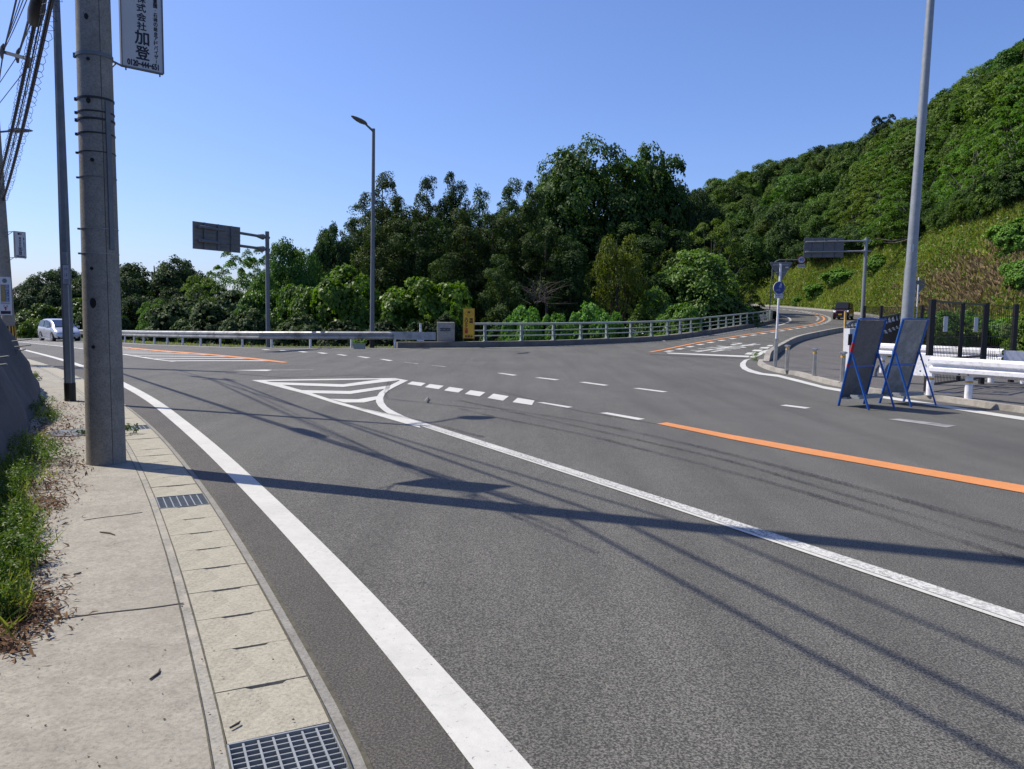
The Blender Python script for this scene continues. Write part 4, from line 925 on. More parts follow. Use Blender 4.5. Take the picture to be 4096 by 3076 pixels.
# ------------------------------------------------------------------ bollards
def bollard(label, base, top, r=.057):
    t = thing('bollard', label, 'bollard', base, 'steel bollards along the walkway kerb'); h = (top - base).length
    mb = MB(); mb.tube([base, base + Vector((0, 0, h * .93))], r, 20); mb.build('post', M['steel'], t, smooth=True)
    mb = MB(); mb.tube([base + Vector((0, 0, h * .93)), base + Vector((0, 0, h * .97)), base + Vector((0, 0, h))], [r * 1.5, r * 1.7, r * .9], 20); mb.build('cap', M['steel'], t)
    mb = MB(); mb.tube([base + Vector((0, 0, h * .8)), base + Vector((0, 0, h * .86))], r * 1.02, 20); mb.build('reflector_band', M['plate'], t)
    mb = MB(); mb.tube([base, base + Vector((0, 0, .02))], r * 1.5, 20); mb.build('foot', M['kerb'], t)
for (a, b, lab) in ((z5((1510, 1612))[0], z5((1520, 1325))[0], 'steel bollard nearest to the white sign post'), (z5((1815, 1672))[0], z5((1830, 1362))[0], 'middle steel bollard standing alone on the walkway edge'), (z6((198, 1190))[0], z6((206, 845))[0], 'steel bollard beside the left blue board frame and wooden stake')):
    g = G(*a, .1); tp = at(*b, g.y); bollard(lab, g, Vector((g.x, g.y, tp.z)))
g = G(*z6((240, 985))[0], .1); g = at(*z6((222, 960))[0], 22.5); g.z = .1; tp = at(*z6((238, 402))[0], 22.5)
t = thing('stake', 'tall yellowish wooden stake with a blue back standing behind the nearest bollard', 'stake', g)
mb = MB(); mb.bar(g, tp, .075, .05); mb.build('board', M['wood'], t)
mb = MB(); mb.bar(g + Vector((.06, .03, 0)), Vector((g.x + .1, g.y + .03, tp.z - .45)), .05, .03); mb.build('backing', M['blue'], t)
g = at(*z6((300, 985))[0], 21.5); g.z = .1; tp = at(*z6((315, 592))[0], 21.5)
t = thing('gate_pier', 'pale concrete pier with a black plate behind the left blue board frame', 'pier', g)
mb = MB(); mb.bar(g, tp, .38, .3); mb.build('shaft', M['signfar'], t)
mb = MB(); c = at(*z6((288, 715))[0], 21.3); mb.box(c, (.1, .02, .3)); mb.build('plate', M['black'], t)
c = at(*z6((262, 545))[0], 22.5); mb = MB(); q = [at(*z6(k)[0], y) for k, y in (((255, 560), 21.8), ((262, 545), 23), ((290, 528), 25), ((330, 518), 27), ((385, 514), 29))]
mb.tube(q, .05, 6); q2 = [p - Vector((0, 0, .35)) for p in q]; mb.tube(q2, .03, 6)
for a, b in zip(q, q2): mb.tube([a, b - Vector((0, 0, .6))], .03, 6)
tag(mb.build('handrail', M['galvd'], origin=q[0]), 'curved grey handrail behind the wooden stake', 'handrail')

# ------------------------------------------------------------------ guardrails and bridge
def wprof(h, w=.06, hgt=.33):                   # W-beam section (side, z)
    z = [0, .03, .09, .13, .17, .2, .24, .3, .33]; y = [.0, .03, 1, .95, 0, 0, .95, 1, .03][:9]
    pts = [(0, 0), (w, .05 * 1.1), (w, .12), (.005, .15), (.005, .18), (w, .21), (w, .28), (0, .33)]
    f = hgt / .33; o = [(a, h + b * f) for a, b in pts]; return o + [(a - .006, b) for a, b in reversed(o)]
gb = [p for p in BACK if -70 < p.x < -3.9]; gbo = on_road(offset(gb, .05))
t = thing('guardrail', 'long weathered grey guardrail along the far edge of the road on the left', 'guardrail', gbo[-1])
mb = MB(); mb.sweep(gbo, wprof(.40, .07, .36), True); mb.build('beam', M['railold'], t)
s = .8; L = plen(gbo); mb0 = None
while s < L:
    p, d = walk(gbo, s)
    mb = MB(); q = Vector((p.x, p.y, p.z)) + Vector((-d.y, d.x, 0)).normalized() * .09; mb.tube([q + Vector((0, 0, -.1)), q + Vector((0, 0, .72))], .055, 10)
    mb.build('rail_post', M['railw'], t, smooth=True)
    s += 2.0 if p.x > -45 else 4
p, d = walk(gbo, L - 1.2); e, _ = walk(gbo, L)
e = at(*z3((1553, 740))[0], gbo[-1].y - .12); mb = MB(); a = gbo[-1] + Vector((0, -.1, .58)); 
a2 = Vector((e.x, e.y, a.z)); mb.bar(a + Vector((-.15, 0, 0)), a2, .04, .36, (0, 0, 1)); mb.build('end_plate', M['railold'], t)
mb = MB(); q = at(*z3((1421, 780))[0], gbo[-1].y); mb.tube([q, q + Vector((0, 0, .78))], .05, 8); mb.box(q, (.3, .3, .05)); mb.build('end_post', M['railw'], t)
# concrete base of the bridge railing
kb = [p for p in BACK if p.x > -5.6 and p.y < 73]; kbr = on_road(kb)
mb = MB(); mb.sweep(kbr, [(.05, -.15), (.05, .27), (-.45, .27), (-.45, -.15)], True)
tag(mb.build('bridge_kerb', M['darkconc'], origin=kbr[0]), 'dark concrete kerb carrying the pale bridge railing', 'kerb')
cL, cR = at(*z4((102, 1000))[0], 37.3), at(*z4((250, 1000))[0], 37.3); zt = at(*z4((175, 840))[0], 37.3).z
c = (cL + cR) / 2; zb = T(c.x, c.y) + .27; PB = Vector((c.x, 37.6, zb))
t = thing('bridge_pier', 'weathered concrete bridge end block with a black name plate', 'bridge pier', PB)
w = (cR - cL).length; mb = MB(); hgt = zt - zb; b_ = .02
mb.box(PB + Vector((0, 0, hgt / 2)), (w, .45, hgt)); blk = mb.build('block', M['kerb'], t)
bv = blk.modifiers.new('bevel', 'BEVEL'); bv.width = .025; bv.segments = 2
pc = at(*z4((175, 903))[0], 37.35); pw, ph = .5 * w / .84 * 1.0, .14; R, U = Vector((1, 0, 0)), Vector((0, 0, 1)); N = Vector((0, -1, 0))
pc.y = 37.37; mb = MB(); mb.prism([(-pw / 2, -ph / 2), (pw / 2, -ph / 2), (pw / 2, ph / 2), (-pw / 2, ph / 2)], pc, R, U, .03); pl_ = mb.build('name_plate', M['ink'], t)
mb = MB()
for i, ch in enumerate('かつおじがわ'): letter(mb, ch, pw * (-.4 + i * .16), 0, pw * .13, ph * .55, pc + N * .018, R, U)
mb.build('lettering', M['signfar'], pl_)
# railing
rl = on_road(offset([p for p in BACK if p.x > cR.x + .12 and p.y < 70.5], -.2), .27)
t = thing('bridge_railing', 'pale green bridge railing with three rails and tapered posts', 'railing', rl[0])
for z, r in ((.84, .055), (.52, .028), (.27, .028)):
    mb = MB(); mb.tube([p + Vector((0, 0, z)) for p in rl], r, 8); mb.build('rail', M['railgreen'], t, smooth=True)
L = plen(rl); s = .85
while s < L:
    p, d = walk(rl, s); d.z = 0; d.normalize(); n = Vector((-d.y, d.x, 0)); mb = MB()
    for e in (-.05, .05):
        P = [p + d * e + n * a + Vector((0, 0, z)) for a, z in ((-.1, 0), (-.05, .35), (-.03, .6), (-.05, .84), (.04, .84), (.06, .6), (.05, .3), (.08, 0))]
        q = len(mb.v); mb.v += [v - d * .008 for v in P] + [v + d * .008 for v in P]; mb.f += [tuple(q + i for i in range(8)), tuple(q + 8 + i for i in range(8))] + [(q + i, q + (i + 1) % 8, q + 8 + (i + 1) % 8, q + 8 + i) for i in range(8)]
    mb.box(p + Vector((0, 0, .42)) + n * .02, (.1, .03, .84), math.atan2(d.y, d.x)); mb.box(p + Vector((0, 0, .012)), (.22, .24, .024), math.atan2(d.y, d.x))
    mb.build('railing_post', M['railgreen'], t); s += 2.0
e = rl[-1]; mb = MB(); mb.box(e + Vector((.25, .45, .42)), (.5, .4, 1.0), .9); tag(mb.build('bridge_pier', M['railgreen'], origin=e), 'far pale end block of the bridge railing', 'bridge pier')
mb = MB(); q0, q1 = at(*z5((1215, 1005))[0], e.y + .9), at(*z5((1300, 1010))[0], e.y + 2.2)
t = thing('barrier', 'short white barrier with striped posts at the far end of the bridge', 'barrier', q0 - Vector((0, 0, .8)))
mb.bar(q0, q1, .05, .3, (0, 0, 1)); mb.build('beam', M['railw'], t)
for f in (.2, .75): mb = MB(); q = q0.lerp(q1, f); mb.tube([q, q - Vector((0, 0, .85))], .09, 8); mb.build('barrier_post', M['railw'], t)
# yellow warning sign
Y = 37.35; px = lambda x, y: at(1650 + x * .1808, 1180 + y * .1808, Y)
bl, br, tl = px(1113, 958), px(1370, 958), px(1105, 290); w, h = (br - bl).length, (tl - bl).length
t = thing('warning_sign', 'yellow upright slip warning board with a diamond car symbol, on the bridge kerb', 'warning sign', Vector((bl.x + w / 2, Y, kbr[0].z + .27)))
mb = MB(); mb.prism([(0, 0), (w, 0), (w, h), (0, h)], bl, R, U, .03); mb.build('panel', M['yellow'], t)
mb = MB(); f = bl + N * .018
def ln(a, b, wd=.009): mb.bar(f + R * a[0] * w + U * a[1] * h, f + R * b[0] * w + U * b[1] * h, wd, .003, N)
for q in (((.03, .012), (.97, .012)), ((.03, .988), (.97, .988)), ((.03, .012), (.03, .988)), ((.97, .012), (.97, .988)), ((.03, .12), (.97, .12))): ln(*q)
D4 = [(.5, .95), (.9, .83), (.5, .71), (.1, .83)]
for i in range(4): ln(D4[i], D4[(i + 1) % 4], .008)
mb.prism([(w * x, h * y) for x, y in ((.38, .84), (.62, .84), (.62, .87), (.58, .90), (.42, .90), (.38, .87))], f, R, U, .003)
mb.prism([(w * x, h * y) for x, y in ((.39, .825), (.44, .825), (.44, .845), (.39, .845))], f, R, U, .003); mb.prism([(w * x, h * y) for x, y in ((.56, .825), (.61, .825), (.61, .845), (.56, .845))], f, R, U, .003)
for x0 in (.4, .52):
    for i in range(5):
        ln((x0 + .05 * math.sin(i * 1.3), .815 - i * .013), (x0 + .05 * math.sin((i + 1) * 1.3), .815 - (i + 1) * .013), .006)
mb.build('symbol', M['brownink'], t)
mb = MB()
for i, ch in enumerate('凍結'): letter(mb, ch, w * .7, h * (.635 - i * .085), w * .3, h * .082, f, R, U, True, .009)
for i, ch in enumerate('箕面市'): letter(mb, ch, w * (.27 + i * .24), h * .065, w * .2, h * .07, f, R, U, True, .007)
for i, ch in enumerate('スリップ'): letter(mb, ch, w * .28, h * (.64 - i * .08), w * .25 * (.8 if ch == 'ッ' else 1), h * .072 * (.75 if ch == 'ッ' else 1), f, R, U, True, .012)
mb.build('lettering', M['brownink'], t)
mb = MB()
for i, ch in enumerate('注意'): letter(mb, ch, w * .29, h * (.3 - i * .09), w * .3, h * .085, f, R, U, True, .009)
mb.build('red_lettering', M['inkred'], t)
mb = MB()
for x in (0.02, w - .02): mb.bar(bl + R * x - U * .16, bl + R * x + U * .02, .02)
mb.build('stand_leg', M['galvd'], t)
# planter box
g = G(*z3((884, 856))[0]); g.y += .25; t = thing('planter', 'weathered pale green planter box with a small plant under the guardrail', 'planter', g)
mb = MB(); mb.add([g + Vector((x * (.24 + .02 * z) , y * .12, z * .24)) for z in (0, 1) for x, y in ((-1, -1), (1, -1), (1, 1), (-1, 1))], [(0, 1, 2, 3), (4, 5, 6, 7), (0, 1, 5, 4), (1, 2, 6, 5), (2, 3, 7, 6), (3, 0, 4, 7)]); mb.box(g + Vector((0, 0, .25)), (.56, .27, .025)); mb.build('box', mat('planter_plastic', (.26, .3, .24), .7), t)
PLANTER = (t, g)

# near white guardrail on the right
def near_rail(label, path, zt, posts, m='railclean', hgt=.35, side=1, endw=0, post_r=.07):
    t = thing('guardrail', label, 'guardrail', path[0], 'white guardrails by the gate')
    pr = wprof(0, .085 * side, hgt); pp = [Vector((p.x, p.y, 0)) for p in path]; mb = MB()
    pr = [(a, b - hgt) for a, b in pr]; mb.sweep([Vector((p.x, p.y, p.z if zt is None else zt)) for p in path], pr, True); mb.build('beam', M[m], t); zt = zt if zt is not None else sum(p.z for p in path) / len(path)
    for i, q in enumerate(posts):
        mb = MB(); mb.tube([Vector((q[0], q[1], .1)), Vector((q[0], q[1], zt - .12))], post_r, 24); ps = mb.build('rail_post', M[m], t, smooth=True)
        mb = MB(); z = .42; mb.tube([Vector((q[0], q[1], z)), Vector((q[0], q[1], z + .04))], post_r * 1.01, 24); mb.build('orange_band', M['plate'], ps)
    return t
pa = G(*z6((1590, 1405))[0], .04); pb = at(*z6((1168, 1300))[0], pa.y * 1.045); pb.z = .1
ztr = at(*z6((1400, 900))[0], (pa.y + pb.y) / 2 - .1).z
g2 = [at(*z6((x, y))[0], yy) for x, y, yy in ((1195, 895, 0), (2212, 955, 0))] if 0 else None
def at_z(px, py, z):
    d = ray(px, py); t = (z - CAMH) / d[2]; return Vector((d[0] * t, d[1] * t, z))
ld = (pa - pb); ld.z = 0; ld.normalize(); ln_ = Vector((-ld.y, ld.x, 0)); ln_ = ln_ if ln_.y < 0 else -ln_; lo = Vector((pa.x, pa.y, 0)) + ln_ * .1
def on_rail(px, py):                            # point of the vertical plane of the rail face seen at that place
    d = Vector(ray(px, py)); t = lo.dot(ln_) / (d.x * ln_.x + d.y * ln_.y); return Vector((d.x * t, d.y * t, CAMH + d.z * t))
Lp, Rp = on_rail(*z6((1005, 890))[0]), on_rail(*z6((2212, 958))[0]); ztop = (Lp.z + Rp.z) / 2
dirn = (Rp - Lp).normalized(); beg = on_rail(*z6((1195, 899))[0])
path = [Lp.lerp(Rp, i / 10) for i in range(11)] + [Rp + dirn * 1.5, Rp + dirn * 4]
path = [p for p in path if (p - Lp).length > (beg - Lp).length]; path = [beg] + path
pn = near_rail('near white guardrail with bolted beam right of the blue board frames', path, None, [(pa.x, pa.y), (pb.x, pb.y)], side=1)
mb = MB(); mb.bar(Lp + Vector((0, 0, -.2)), beg + Vector((.03, 0, -.2)) , .03, .42, (0, 0, 1)); mb.build('end_plate', M['railclean'], pn)
mb = MB(); nrm = Vector((dirn.y, -dirn.x, 0))
for x, y in ((1075, 935), (1163, 940), (1065, 1062), (1505, 958), (1608, 965), (1523, 1028), (1628, 1035), (1495, 1098), (1597, 1105)):
    q = at(*z6((x, y))[0], (beg.lerp(Rp, (x - 1195) / 1017)).y - .02); dq = Vector((q.x, q.y, q.z)); n = (Vector((0, 0, CAMH)) - q).normalized(); off = .09 if x > 1200 and abs(y - 1030) > 8 else (.02 if x < 1200 else .01)
    mb.tube([q + n * (off), q + n * (off + .02)], [.02, .013], 8)
mb.build('bolt', M['galvd'], pn)
Y2 = 22.0; a, b = at(*z6((590, 738))[0], Y2 + .6), at(*z6((2000, 830))[0], Y2 - 2.4); z2_ = (a.z + b.z) / 2; a = at_z(*z6((590, 738))[0], z2_) if a.z < CAMH - .2 else a
a = at(*z6((590, 738))[0], 23.2); b = at(*z6((1990, 833))[0], 19.6); path = [a.lerp(b, i / 6) for i in range(7)]
for p in path: p.z = (a.z + b.z) / 2
near_rail('second white guardrail behind the mesh gate', path, (a.z + b.z) / 2, [(a.lerp(b, f).x, a.lerp(b, f).y + .15) for f in (.08, .5, .95)], hgt=.36)
b2_ = at(*z6((2330, 850))[0], 19.3); t = thing('guardrail', 'white guardrail end with striped shadows at the right picture edge', 'guardrail', b, 'white guardrails by the gate'); mb = MB()
mb.bar(b + Vector((0, 0, -.18)), b2_ + Vector((0, 0, -.18)), .06, .36, (0, 0, 1)); mb.build('beam', M['railclean'], t)
mb = MB(); mb.tube([Vector((b.x + .6, b.y + .1, .1)), Vector((b.x + .6, b.y + .1, b.z - .3))], .07, 16); mb.build('rail_post', M['railclean'], t)

# ------------------------------------------------------------------ mesh gate and fences
def mesh_panel(mb, a, b, z0, z1, dx=.06, dz=.25, r=.003):
    L = (b - a).length; n = int(L / dx)
    for i in range(n + 1):
        p = a.lerp(b, i / n); mb.bar((p.x, p.y, z0), (p.x, p.y, z1), r * 2)
    k = int((z1 - z0) / dz)
    for j in range(k + 1):
        z = z0 + (z1 - z0) * j / k; mb.bar((a.x, a.y, z), (b.x, b.y, z), r * 2.4)
P1 = G(*z6((1140, 1290))[0], .1); P2 = G(*z6((1478, 1238))[0], .1); P3 = G(*z6((1738, 1203))[0], .1); P4 = G(*z6((2065, 1185))[0], .1)
tops = [at(*z6(q)[0], P.y).z for q, P in (((1225, 262), P1), ((1560, 300), P2), ((1820, 308), P3), ((2130, 325), P4))]
zt_ = sum(tops) / 4
LN = Vector((.11, 0, 1)).normalized()
t = thing('mesh_gate', 'black wire mesh double gate with two white panels behind the guardrail', 'gate', P1)
for P, w in ((P1, .11), (P3, .1)):
    mb = MB(); mb.bar(P, (P.x, P.y, zt_), w); mb.build('gate_post', M['black'], t)
def leaf(a, b, z0, z1, px_):
    lf = MB()
    for (u, v) in (((a.x, a.y, z0), (a.x, a.y, z1)), ((b.x, b.y, z0), (b.x, b.y, z1)), ((a.x, a.y, z0), (b.x, b.y, z0)), ((a.x, a.y, z1), (b.x, b.y, z1)), ((a.x, a.y, (z0 * .7 + z1 * .3)), (b.x, b.y, (z0 * .7 + z1 * .3)))): lf.bar(u, v, .045)
    L = lf.build('gate_leaf', M['black'], t); mm = MB(); mesh_panel(mm, a, b, z0, z1, .095, .24, .0042); mm.build('wire_mesh', M['black'], L)
    c = a.lerp(b, px_); d = (b - a).normalized(); mm = MB(); zz_ = z0 + (z1 - z0) * .73; n = Vector((d.y, -d.x, 0)); mm.prism([(-.13, -.17), (.13, -.17), (.13, .17), (-.13, .17)], Vector((c.x, c.y, zz_)) + n * .02, d, (0, 0, 1), .01); mm.build('notice_panel', M['signw'], L)
off = (P2 - P1).normalized() * .1
leaf(P1 + off, P2 - off * .5, .25, zt_ - .04, .4); leaf(P2 + (P3 - P2).normalized() * .05, P3 - (P3 - P2).normalized() * .1, .25, zt_ - .04, .58)
t = thing('mesh_fence', 'black wire mesh fence panel right of the gate', 'fence', P3); mb = MB(); mesh_panel(mb, P3 + Vector((.08, 0, 0)), P4, .25, zt_ - .05, .095, .24, .0042); mb.build('wire_mesh', M['black'], t)
mb = MB(); mb.bar(P4, (P4.x, P4.y, zt_), .1); mb.build('fence_post', M['black'], t)
P5 = P4 + Vector((3.5, -.8, 0)); 
fa, fb = at(*z6((440, 500))[0], 34), at(*z6((1200, 560))[0], 26); fz = at(*z6((440, 358))[0], 34).z; fz2 = at(*z6((1190, 352))[0], 26).z
t = thing('mesh_fence', 'long low black mesh fence behind the lamp post at the foot of the slope', 'fence', (fa.x, fa.y, .1)); mb = MB()
n = 60
for i in range(n + 1):
    f = i / n; p = fa.lerp(fb, f); zz1 = fz + (fz2 - fz) * f; mb.bar((p.x, p.y, zz1 - 1.35), (p.x, p.y, zz1), .012)
for j in range(7): mb.bar((fa.x, fa.y, fz - 1.35 * j / 6), (fb.x, fb.y, fz2 - 1.35 * j / 6), .016)
mb.build('wire_mesh', M['black'], t)
for f in (0, .3, .62, .87, 1): mb = MB(); p = fa.lerp(fb, f); mb.bar((p.x, p.y, .1), (p.x, p.y, fz + (fz2 - fz) * f + .06), .09); mb.build('fence_post', M['black'], t)
# sloping black railing with white triangle marks
a, b = at(*z6((640, 640))[0], 24.5), at(*z6((846, 560))[0], 30); a1, b1_ = at(*z6((650, 470))[0], 24.5), at(*z6((846, 430))[0], 30)
t = thing('black_railing', 'dark slatted railing with a row of small white triangles between the board frames', 'railing', (a.x, a.y, .1)); mb = MB()
for i in range(17):
    p, q = a.lerp(b, i / 16), a1.lerp(b1_, i / 16); mb.bar(p - Vector((0, 0, .5)), q, .03)
mb.bar(a1, b1_, .06); mb.bar(a, b, .06); mb.bar(a - Vector((0, 0, .5)), b - Vector((0, 0, .5)), .05); mb.build('slats', M['black'], t)
mb = MB()
for i in range(5):
    p = a1.lerp(b1_, (i + .5) / 5) - Vector((0, .05, .12)); mb.prism([(-.07, -.08), (.07, -.08), (0, .1)], p, (1, 0, 0), (0, 0, 1), .01)
    p = a.lerp(b, (i + .5) / 5) - Vector((0, .05, -.02)); mb.prism([(-.1, -.06), (.1, -.06), (.02, .04)], p, (1, 0, 0), (0, 0, 1), .01)
mb.build('white_marks', M['signw'], t)

# ------------------------------------------------------------------ blue framed boards
def a_board(label, feet, tops, hinge, cross, back, red):
    # feet: front-left, front-right, back-left, back-right ; tops: left, right (px in z6)
    FL, FR, BL, BR = [G(*z6(q)[0]) for q in feet]
    # board frame rises from the back feet (away side) and leans over the near legs
    t = thing('board_stand', label, 'sign board', (FL + BR) / 2, 'blue framed boards standing on the road')
    hgt = tops[2]; TL = at(*z6(tops[0])[0], FL.y + tops[3]); TR = at(*z6(tops[1])[0], FR.y + tops[3])
    TR.z = TL.z = (TL.z + TR.z) / 2
    fr_ = MB(); bw = .04
    fr_.bar(BL, TL, bw, .03); fr_.bar(BR, TR, bw, .03); fr_.bar(TL, TR, bw, .03); e = .1
    fr_.bar(BL.lerp(TL, .47), BR.lerp(TR, .47), .03); fr_.build('frame', M['blue'], t)
    n = (TR - TL).cross(BL - TL).normalized(); n = n if n.y < 0 else -n
    pn = MB(); q = [BL.lerp(TL, .1), BR.lerp(TR, .1), BR.lerp(TR, .985), BL.lerp(TL, .985)]
    pn.add([p - n * .012 * k for k in (0, 1) for p in q], [(0, 1, 2, 3), (7, 6, 5, 4), (0, 4, 5, 1), (1, 5, 6, 2), (2, 6, 7, 3), (3, 7, 4, 0)]); pn.build('panel', M[back], t)
    for A, B, C in ((BL, TL, FL), (BR, TR, FR)):
        h = A.lerp(B, hinge); lg = MB(); lg.bar(h + n * .03, C, .035, .03); lg.box(h, (.05, .05, .06)); lg.build('leg', M['blue'], t)
    mb = MB(); z = .16
    w1 = (BL + FL) / 2; w2 = (BR + FR) / 2
    for k, (u, v) in enumerate(((BL.lerp(FL, .15), BR.lerp(FR, .15)), (BL.lerp(FL, .55), BR.lerp(FR, .5)), (w1, w2))):
        mb.bar(Vector((u.x, u.y, z + .03 * k)), Vector((v.x, v.y, z + .03 * k)), .16, .035, (0, 0, 1))
    mb.build('weight', M['galv'], t)
    if red:
        mb = MB()
        for a_, b_ in ((.62, .74), (.47, .5)): mb.bar(BL.lerp(TL, a_) + n * .0, BL.lerp(TL, b_), .044, .034)
        mb.build('tape', M['redpaint'], t)
    return t
a_board('dark blue-framed board stand with red tape on its edge, left of the pair', ((495, 1495), (780, 1480), (160, 1445), (440, 1425)), ((388, 490), (682, 487), 0, -.1), .62, .45, 'boardbackd', True)
a_board('grey blue-framed board stand with a mottled back, right of the pair', ((965, 1460), (1240, 1445), (615, 1415), (880, 1400)), ((878, 492), (1152, 487), 0, -.1), .62, .45, 'boardback', False)
mb = MB(); g = G(*z6((1290, 1345))[0], .02); rnd = random.Random(5)
for k in range(26):
    t0 = rnd.random() * 6.28; q = [g + Vector((math.cos(t0 + j * .5) * (.1 + .2 * rnd.random()) * (1 + j * .1), math.sin(t0 + j * .5) * .12, .03 + .05 * rnd.random())) for j in range(6)]; mb.tube(q, .011, 5)
q = [g + Vector((x, -.12 * x + .03 * math.sin(x * 9), .02)) for x in [i * .1 for i in range(14)]]; mb.tube(q, .012, 5)
tag(mb.build('rope', M['blue'], origin=g), 'tangled blue rope lying at the foot of the near guardrail post', 'rope')

# ------------------------------------------------------------------ vehicles
def vehicle(name, label, cat, L, W, prof, glass_side, wind, body, gl, tyre_r, axles, loc, rz, front, group=None, plate=None, front_glass='glass'):
    """prof: list of stations (x, z_belt, z_top, half width bottom, half width top) from rear to front"""
    t = thing(name, label, cat, (0, 0, 0), group); mb = MB(); rings = []
    for x, zb, zt, wb, wt in prof:
        r = [(-wb * .92, .2), (-wb, .34), (-wb, zb - .12), (-wb * .985, zb)]
        r += [(-(wt), zt - .07), (-wt * .86, zt)] if zt > zb + .1 else [(-wt, zt - .02), (-wt * .7, zt)]
        r = r + [(-a, b) for a, b in reversed(r)]
        rings.append([Vector((x, y, z)) for y, z in r])
    n = len(rings[0]); mb.v = [v for r in rings for v in r]
    mb.f = [(i * n + j, i * n + (j + 1) % n, (i + 1) * n + (j + 1) % n, (i + 1) * n + j) for i in range(len(rings) - 1) for j in range(n)] + [tuple(range(n)), tuple((len(rings) - 1) * n + j for j in range(n))]
    b = mb.build('body', M[body], t); s_ = b.modifiers.new('sub', 'SUBSURF'); s_.levels = s_.render_levels = 2
    b.data.shade_smooth()
    for f in b.data.edges:
        pass
    for sgn in (-1, 1):
        for q in glass_side:
            mb = MB(); P = [Vector((x, sgn * (y + .012), z)) for x, y, z in q]; mb.add(P, [tuple(range(len(P)))]); mb.build('side_window', M[gl], t)
        for ax in axles:
            c = Vector((ax, sgn * (W / 2 - .1), tyre_r)); mb = MB(); mb.tube([c + Vector((0, -.11, 0)), c + Vector((0, -.09, 0)), c + Vector((0, .09, 0)), c + Vector((0, .11, 0))], [tyre_r * .93, tyre_r, tyre_r, tyre_r * .93], 24)
            w_ = mb.build('wheel', M['tyre'], t); mb = MB(); o_ = c + Vector((0, sgn * .105, 0)); mb.tube([o_, o_ + Vector((0, sgn * .012, 0))], tyre_r * .28, 12)
            for k in range(5):
                a = k * 2 * math.pi / 5; mb.bar(o_, o_ + Vector((math.cos(a) * tyre_r * .66, 0, math.sin(a) * tyre_r * .66)), .07, .02, (0, 1, 0))
            for k in range(20):
                a, a2 = k * math.pi / 10, (k + 1) * math.pi / 10; mb.bar(o_ + Vector((math.cos(a), 0, math.sin(a))) * tyre_r * .66, o_ + Vector((math.cos(a2), 0, math.sin(a2))) * tyre_r * .66, .03, .02, (0, 1, 0))
            mb.build('rim', M['rim'], w_)
            mb = MB(); mb.tube([c + Vector((0, sgn * .085, .02)), c + Vector((0, sgn * .1, .02))], tyre_r * 1.13, 24); mb.build('wheel_arch', M['dark'], t)
        mx = front['mirror']; mb = MB(); c = Vector((mx[0], sgn * mx[1], mx[2])); mb.box(c, (.12, .2, .15)); mo = mb.build('mirror', M[front.get('mirrorm', body)], t); bv = mo.modifiers.new('b', 'BEVEL'); bv.width = .04; bv.segments = 3
        P = [Vector((x, sgn * y, z)) for x, y, z in front['lamp']]; mb = MB(); mb.add(P + [p - Vector((.04, 0, 0)) for p in P], [tuple(range(len(P))), tuple(range(len(P), 2 * len(P)))] + [(i, (i + 1) % len(P), (i + 1) % len(P) + len(P), i + len(P)) for i in range(len(P))]); mb.build('headlight', M['lamp'], t)
    mb = MB(); mb.add([Vector(p) + Vector((.05, 0, .035)) for p in wind], [tuple(range(len(wind)))]); mb.build('windscreen', M[front_glass], t)
    for nm, m, c, sz in front['boxes']:
        mb = MB(); mb.box(c, sz); mb.build(nm, M[m], t)
    t.location = loc; t.rotation_euler = (0, 0, rz); return t
prof = [(-2.27, .75, .8, .72, .68), (-2.2, .95, 1.3, .82, .62), (-2.0, .97, 1.52, .85, .64), (-1.3, .97, 1.59, .85, .67), (-.4, .95, 1.59, .85, .67), (.4, .94, 1.52, .85, .64), (1.0, .94, 1.25, .85, .62), (1.35, .93, 1.03, .85, .72), (1.8, .8, .88, .83, .7), (2.15, .66, .72, .76, .62), (2.27, .5, .55, .62, .5)]
CARP = Vector((-32.4, 56.4, 0)); CARP.z = T(CARP.x, CARP.y) + .0
view = math.atan2(-CARP.y, -CARP.x); rz = view + math.radians(15)
vehicle('minivan', 'silver minivan approaching on the road at the far left, partly behind the lamp post', 'minivan', 4.55, 1.72, prof,
        [[(-2.0, .80, 1.02), (-1.95, .68, 1.42), (-1.45, .695, 1.47), (-.75, .7, 1.48), (-.62, .835, 1.0)], [(-.5, .838, 1.0), (-.6, .70, 1.48), (-.1, .7, 1.47), (.35, .70, 1.38), (.85, .76, 1.1), (.9, .83, .99)]],
        [(.55, -.6, 1.475), (.55, .6, 1.475), (1.35, .66, 1.035), (1.35, -.66, 1.035)], 'silver', 'glass', .31, (-1.38, 1.37), CARP, rz,
        {'mirror': (.95, .97, 1.02), 'lamp': [(2.06, .42, .7), (2.2, .38, .58), (2.02, .72, .6), (1.75, .8, .72), (1.7, .74, .8)],
         'boxes': [('grille', 'black', (2.24, 0, .6), (.05, .7, .07)), ('lower_grille', 'black', (2.27, 0, .3), (.05, .8, .12)), ('number_plate', 'signw', (2.31, 0, .43), (.02, .33, .16)), ('fog_lamp', 'black', (2.2, -.62, .32), (.06, .16, .1)), ('fog_lamp', 'black', (2.2, .62, .32), (.06, .16, .1)), ('side_sill', 'silver', (0, .85, .24), (2.2, .05, .1)), ('side_sill', 'silver', (0, -.85, .24), (2.2, .05, .1)), ('door_handle', 'chrome', (-.45, .865, .85), (.16, .03, .035)), ('door_handle', 'chrome', (-.45, -.865, .85), (.16, .03, .035)), ('underbody', 'dark', (0, 0, .22), (4.1, 1.4, .1))]}, front_glass='glassblue')
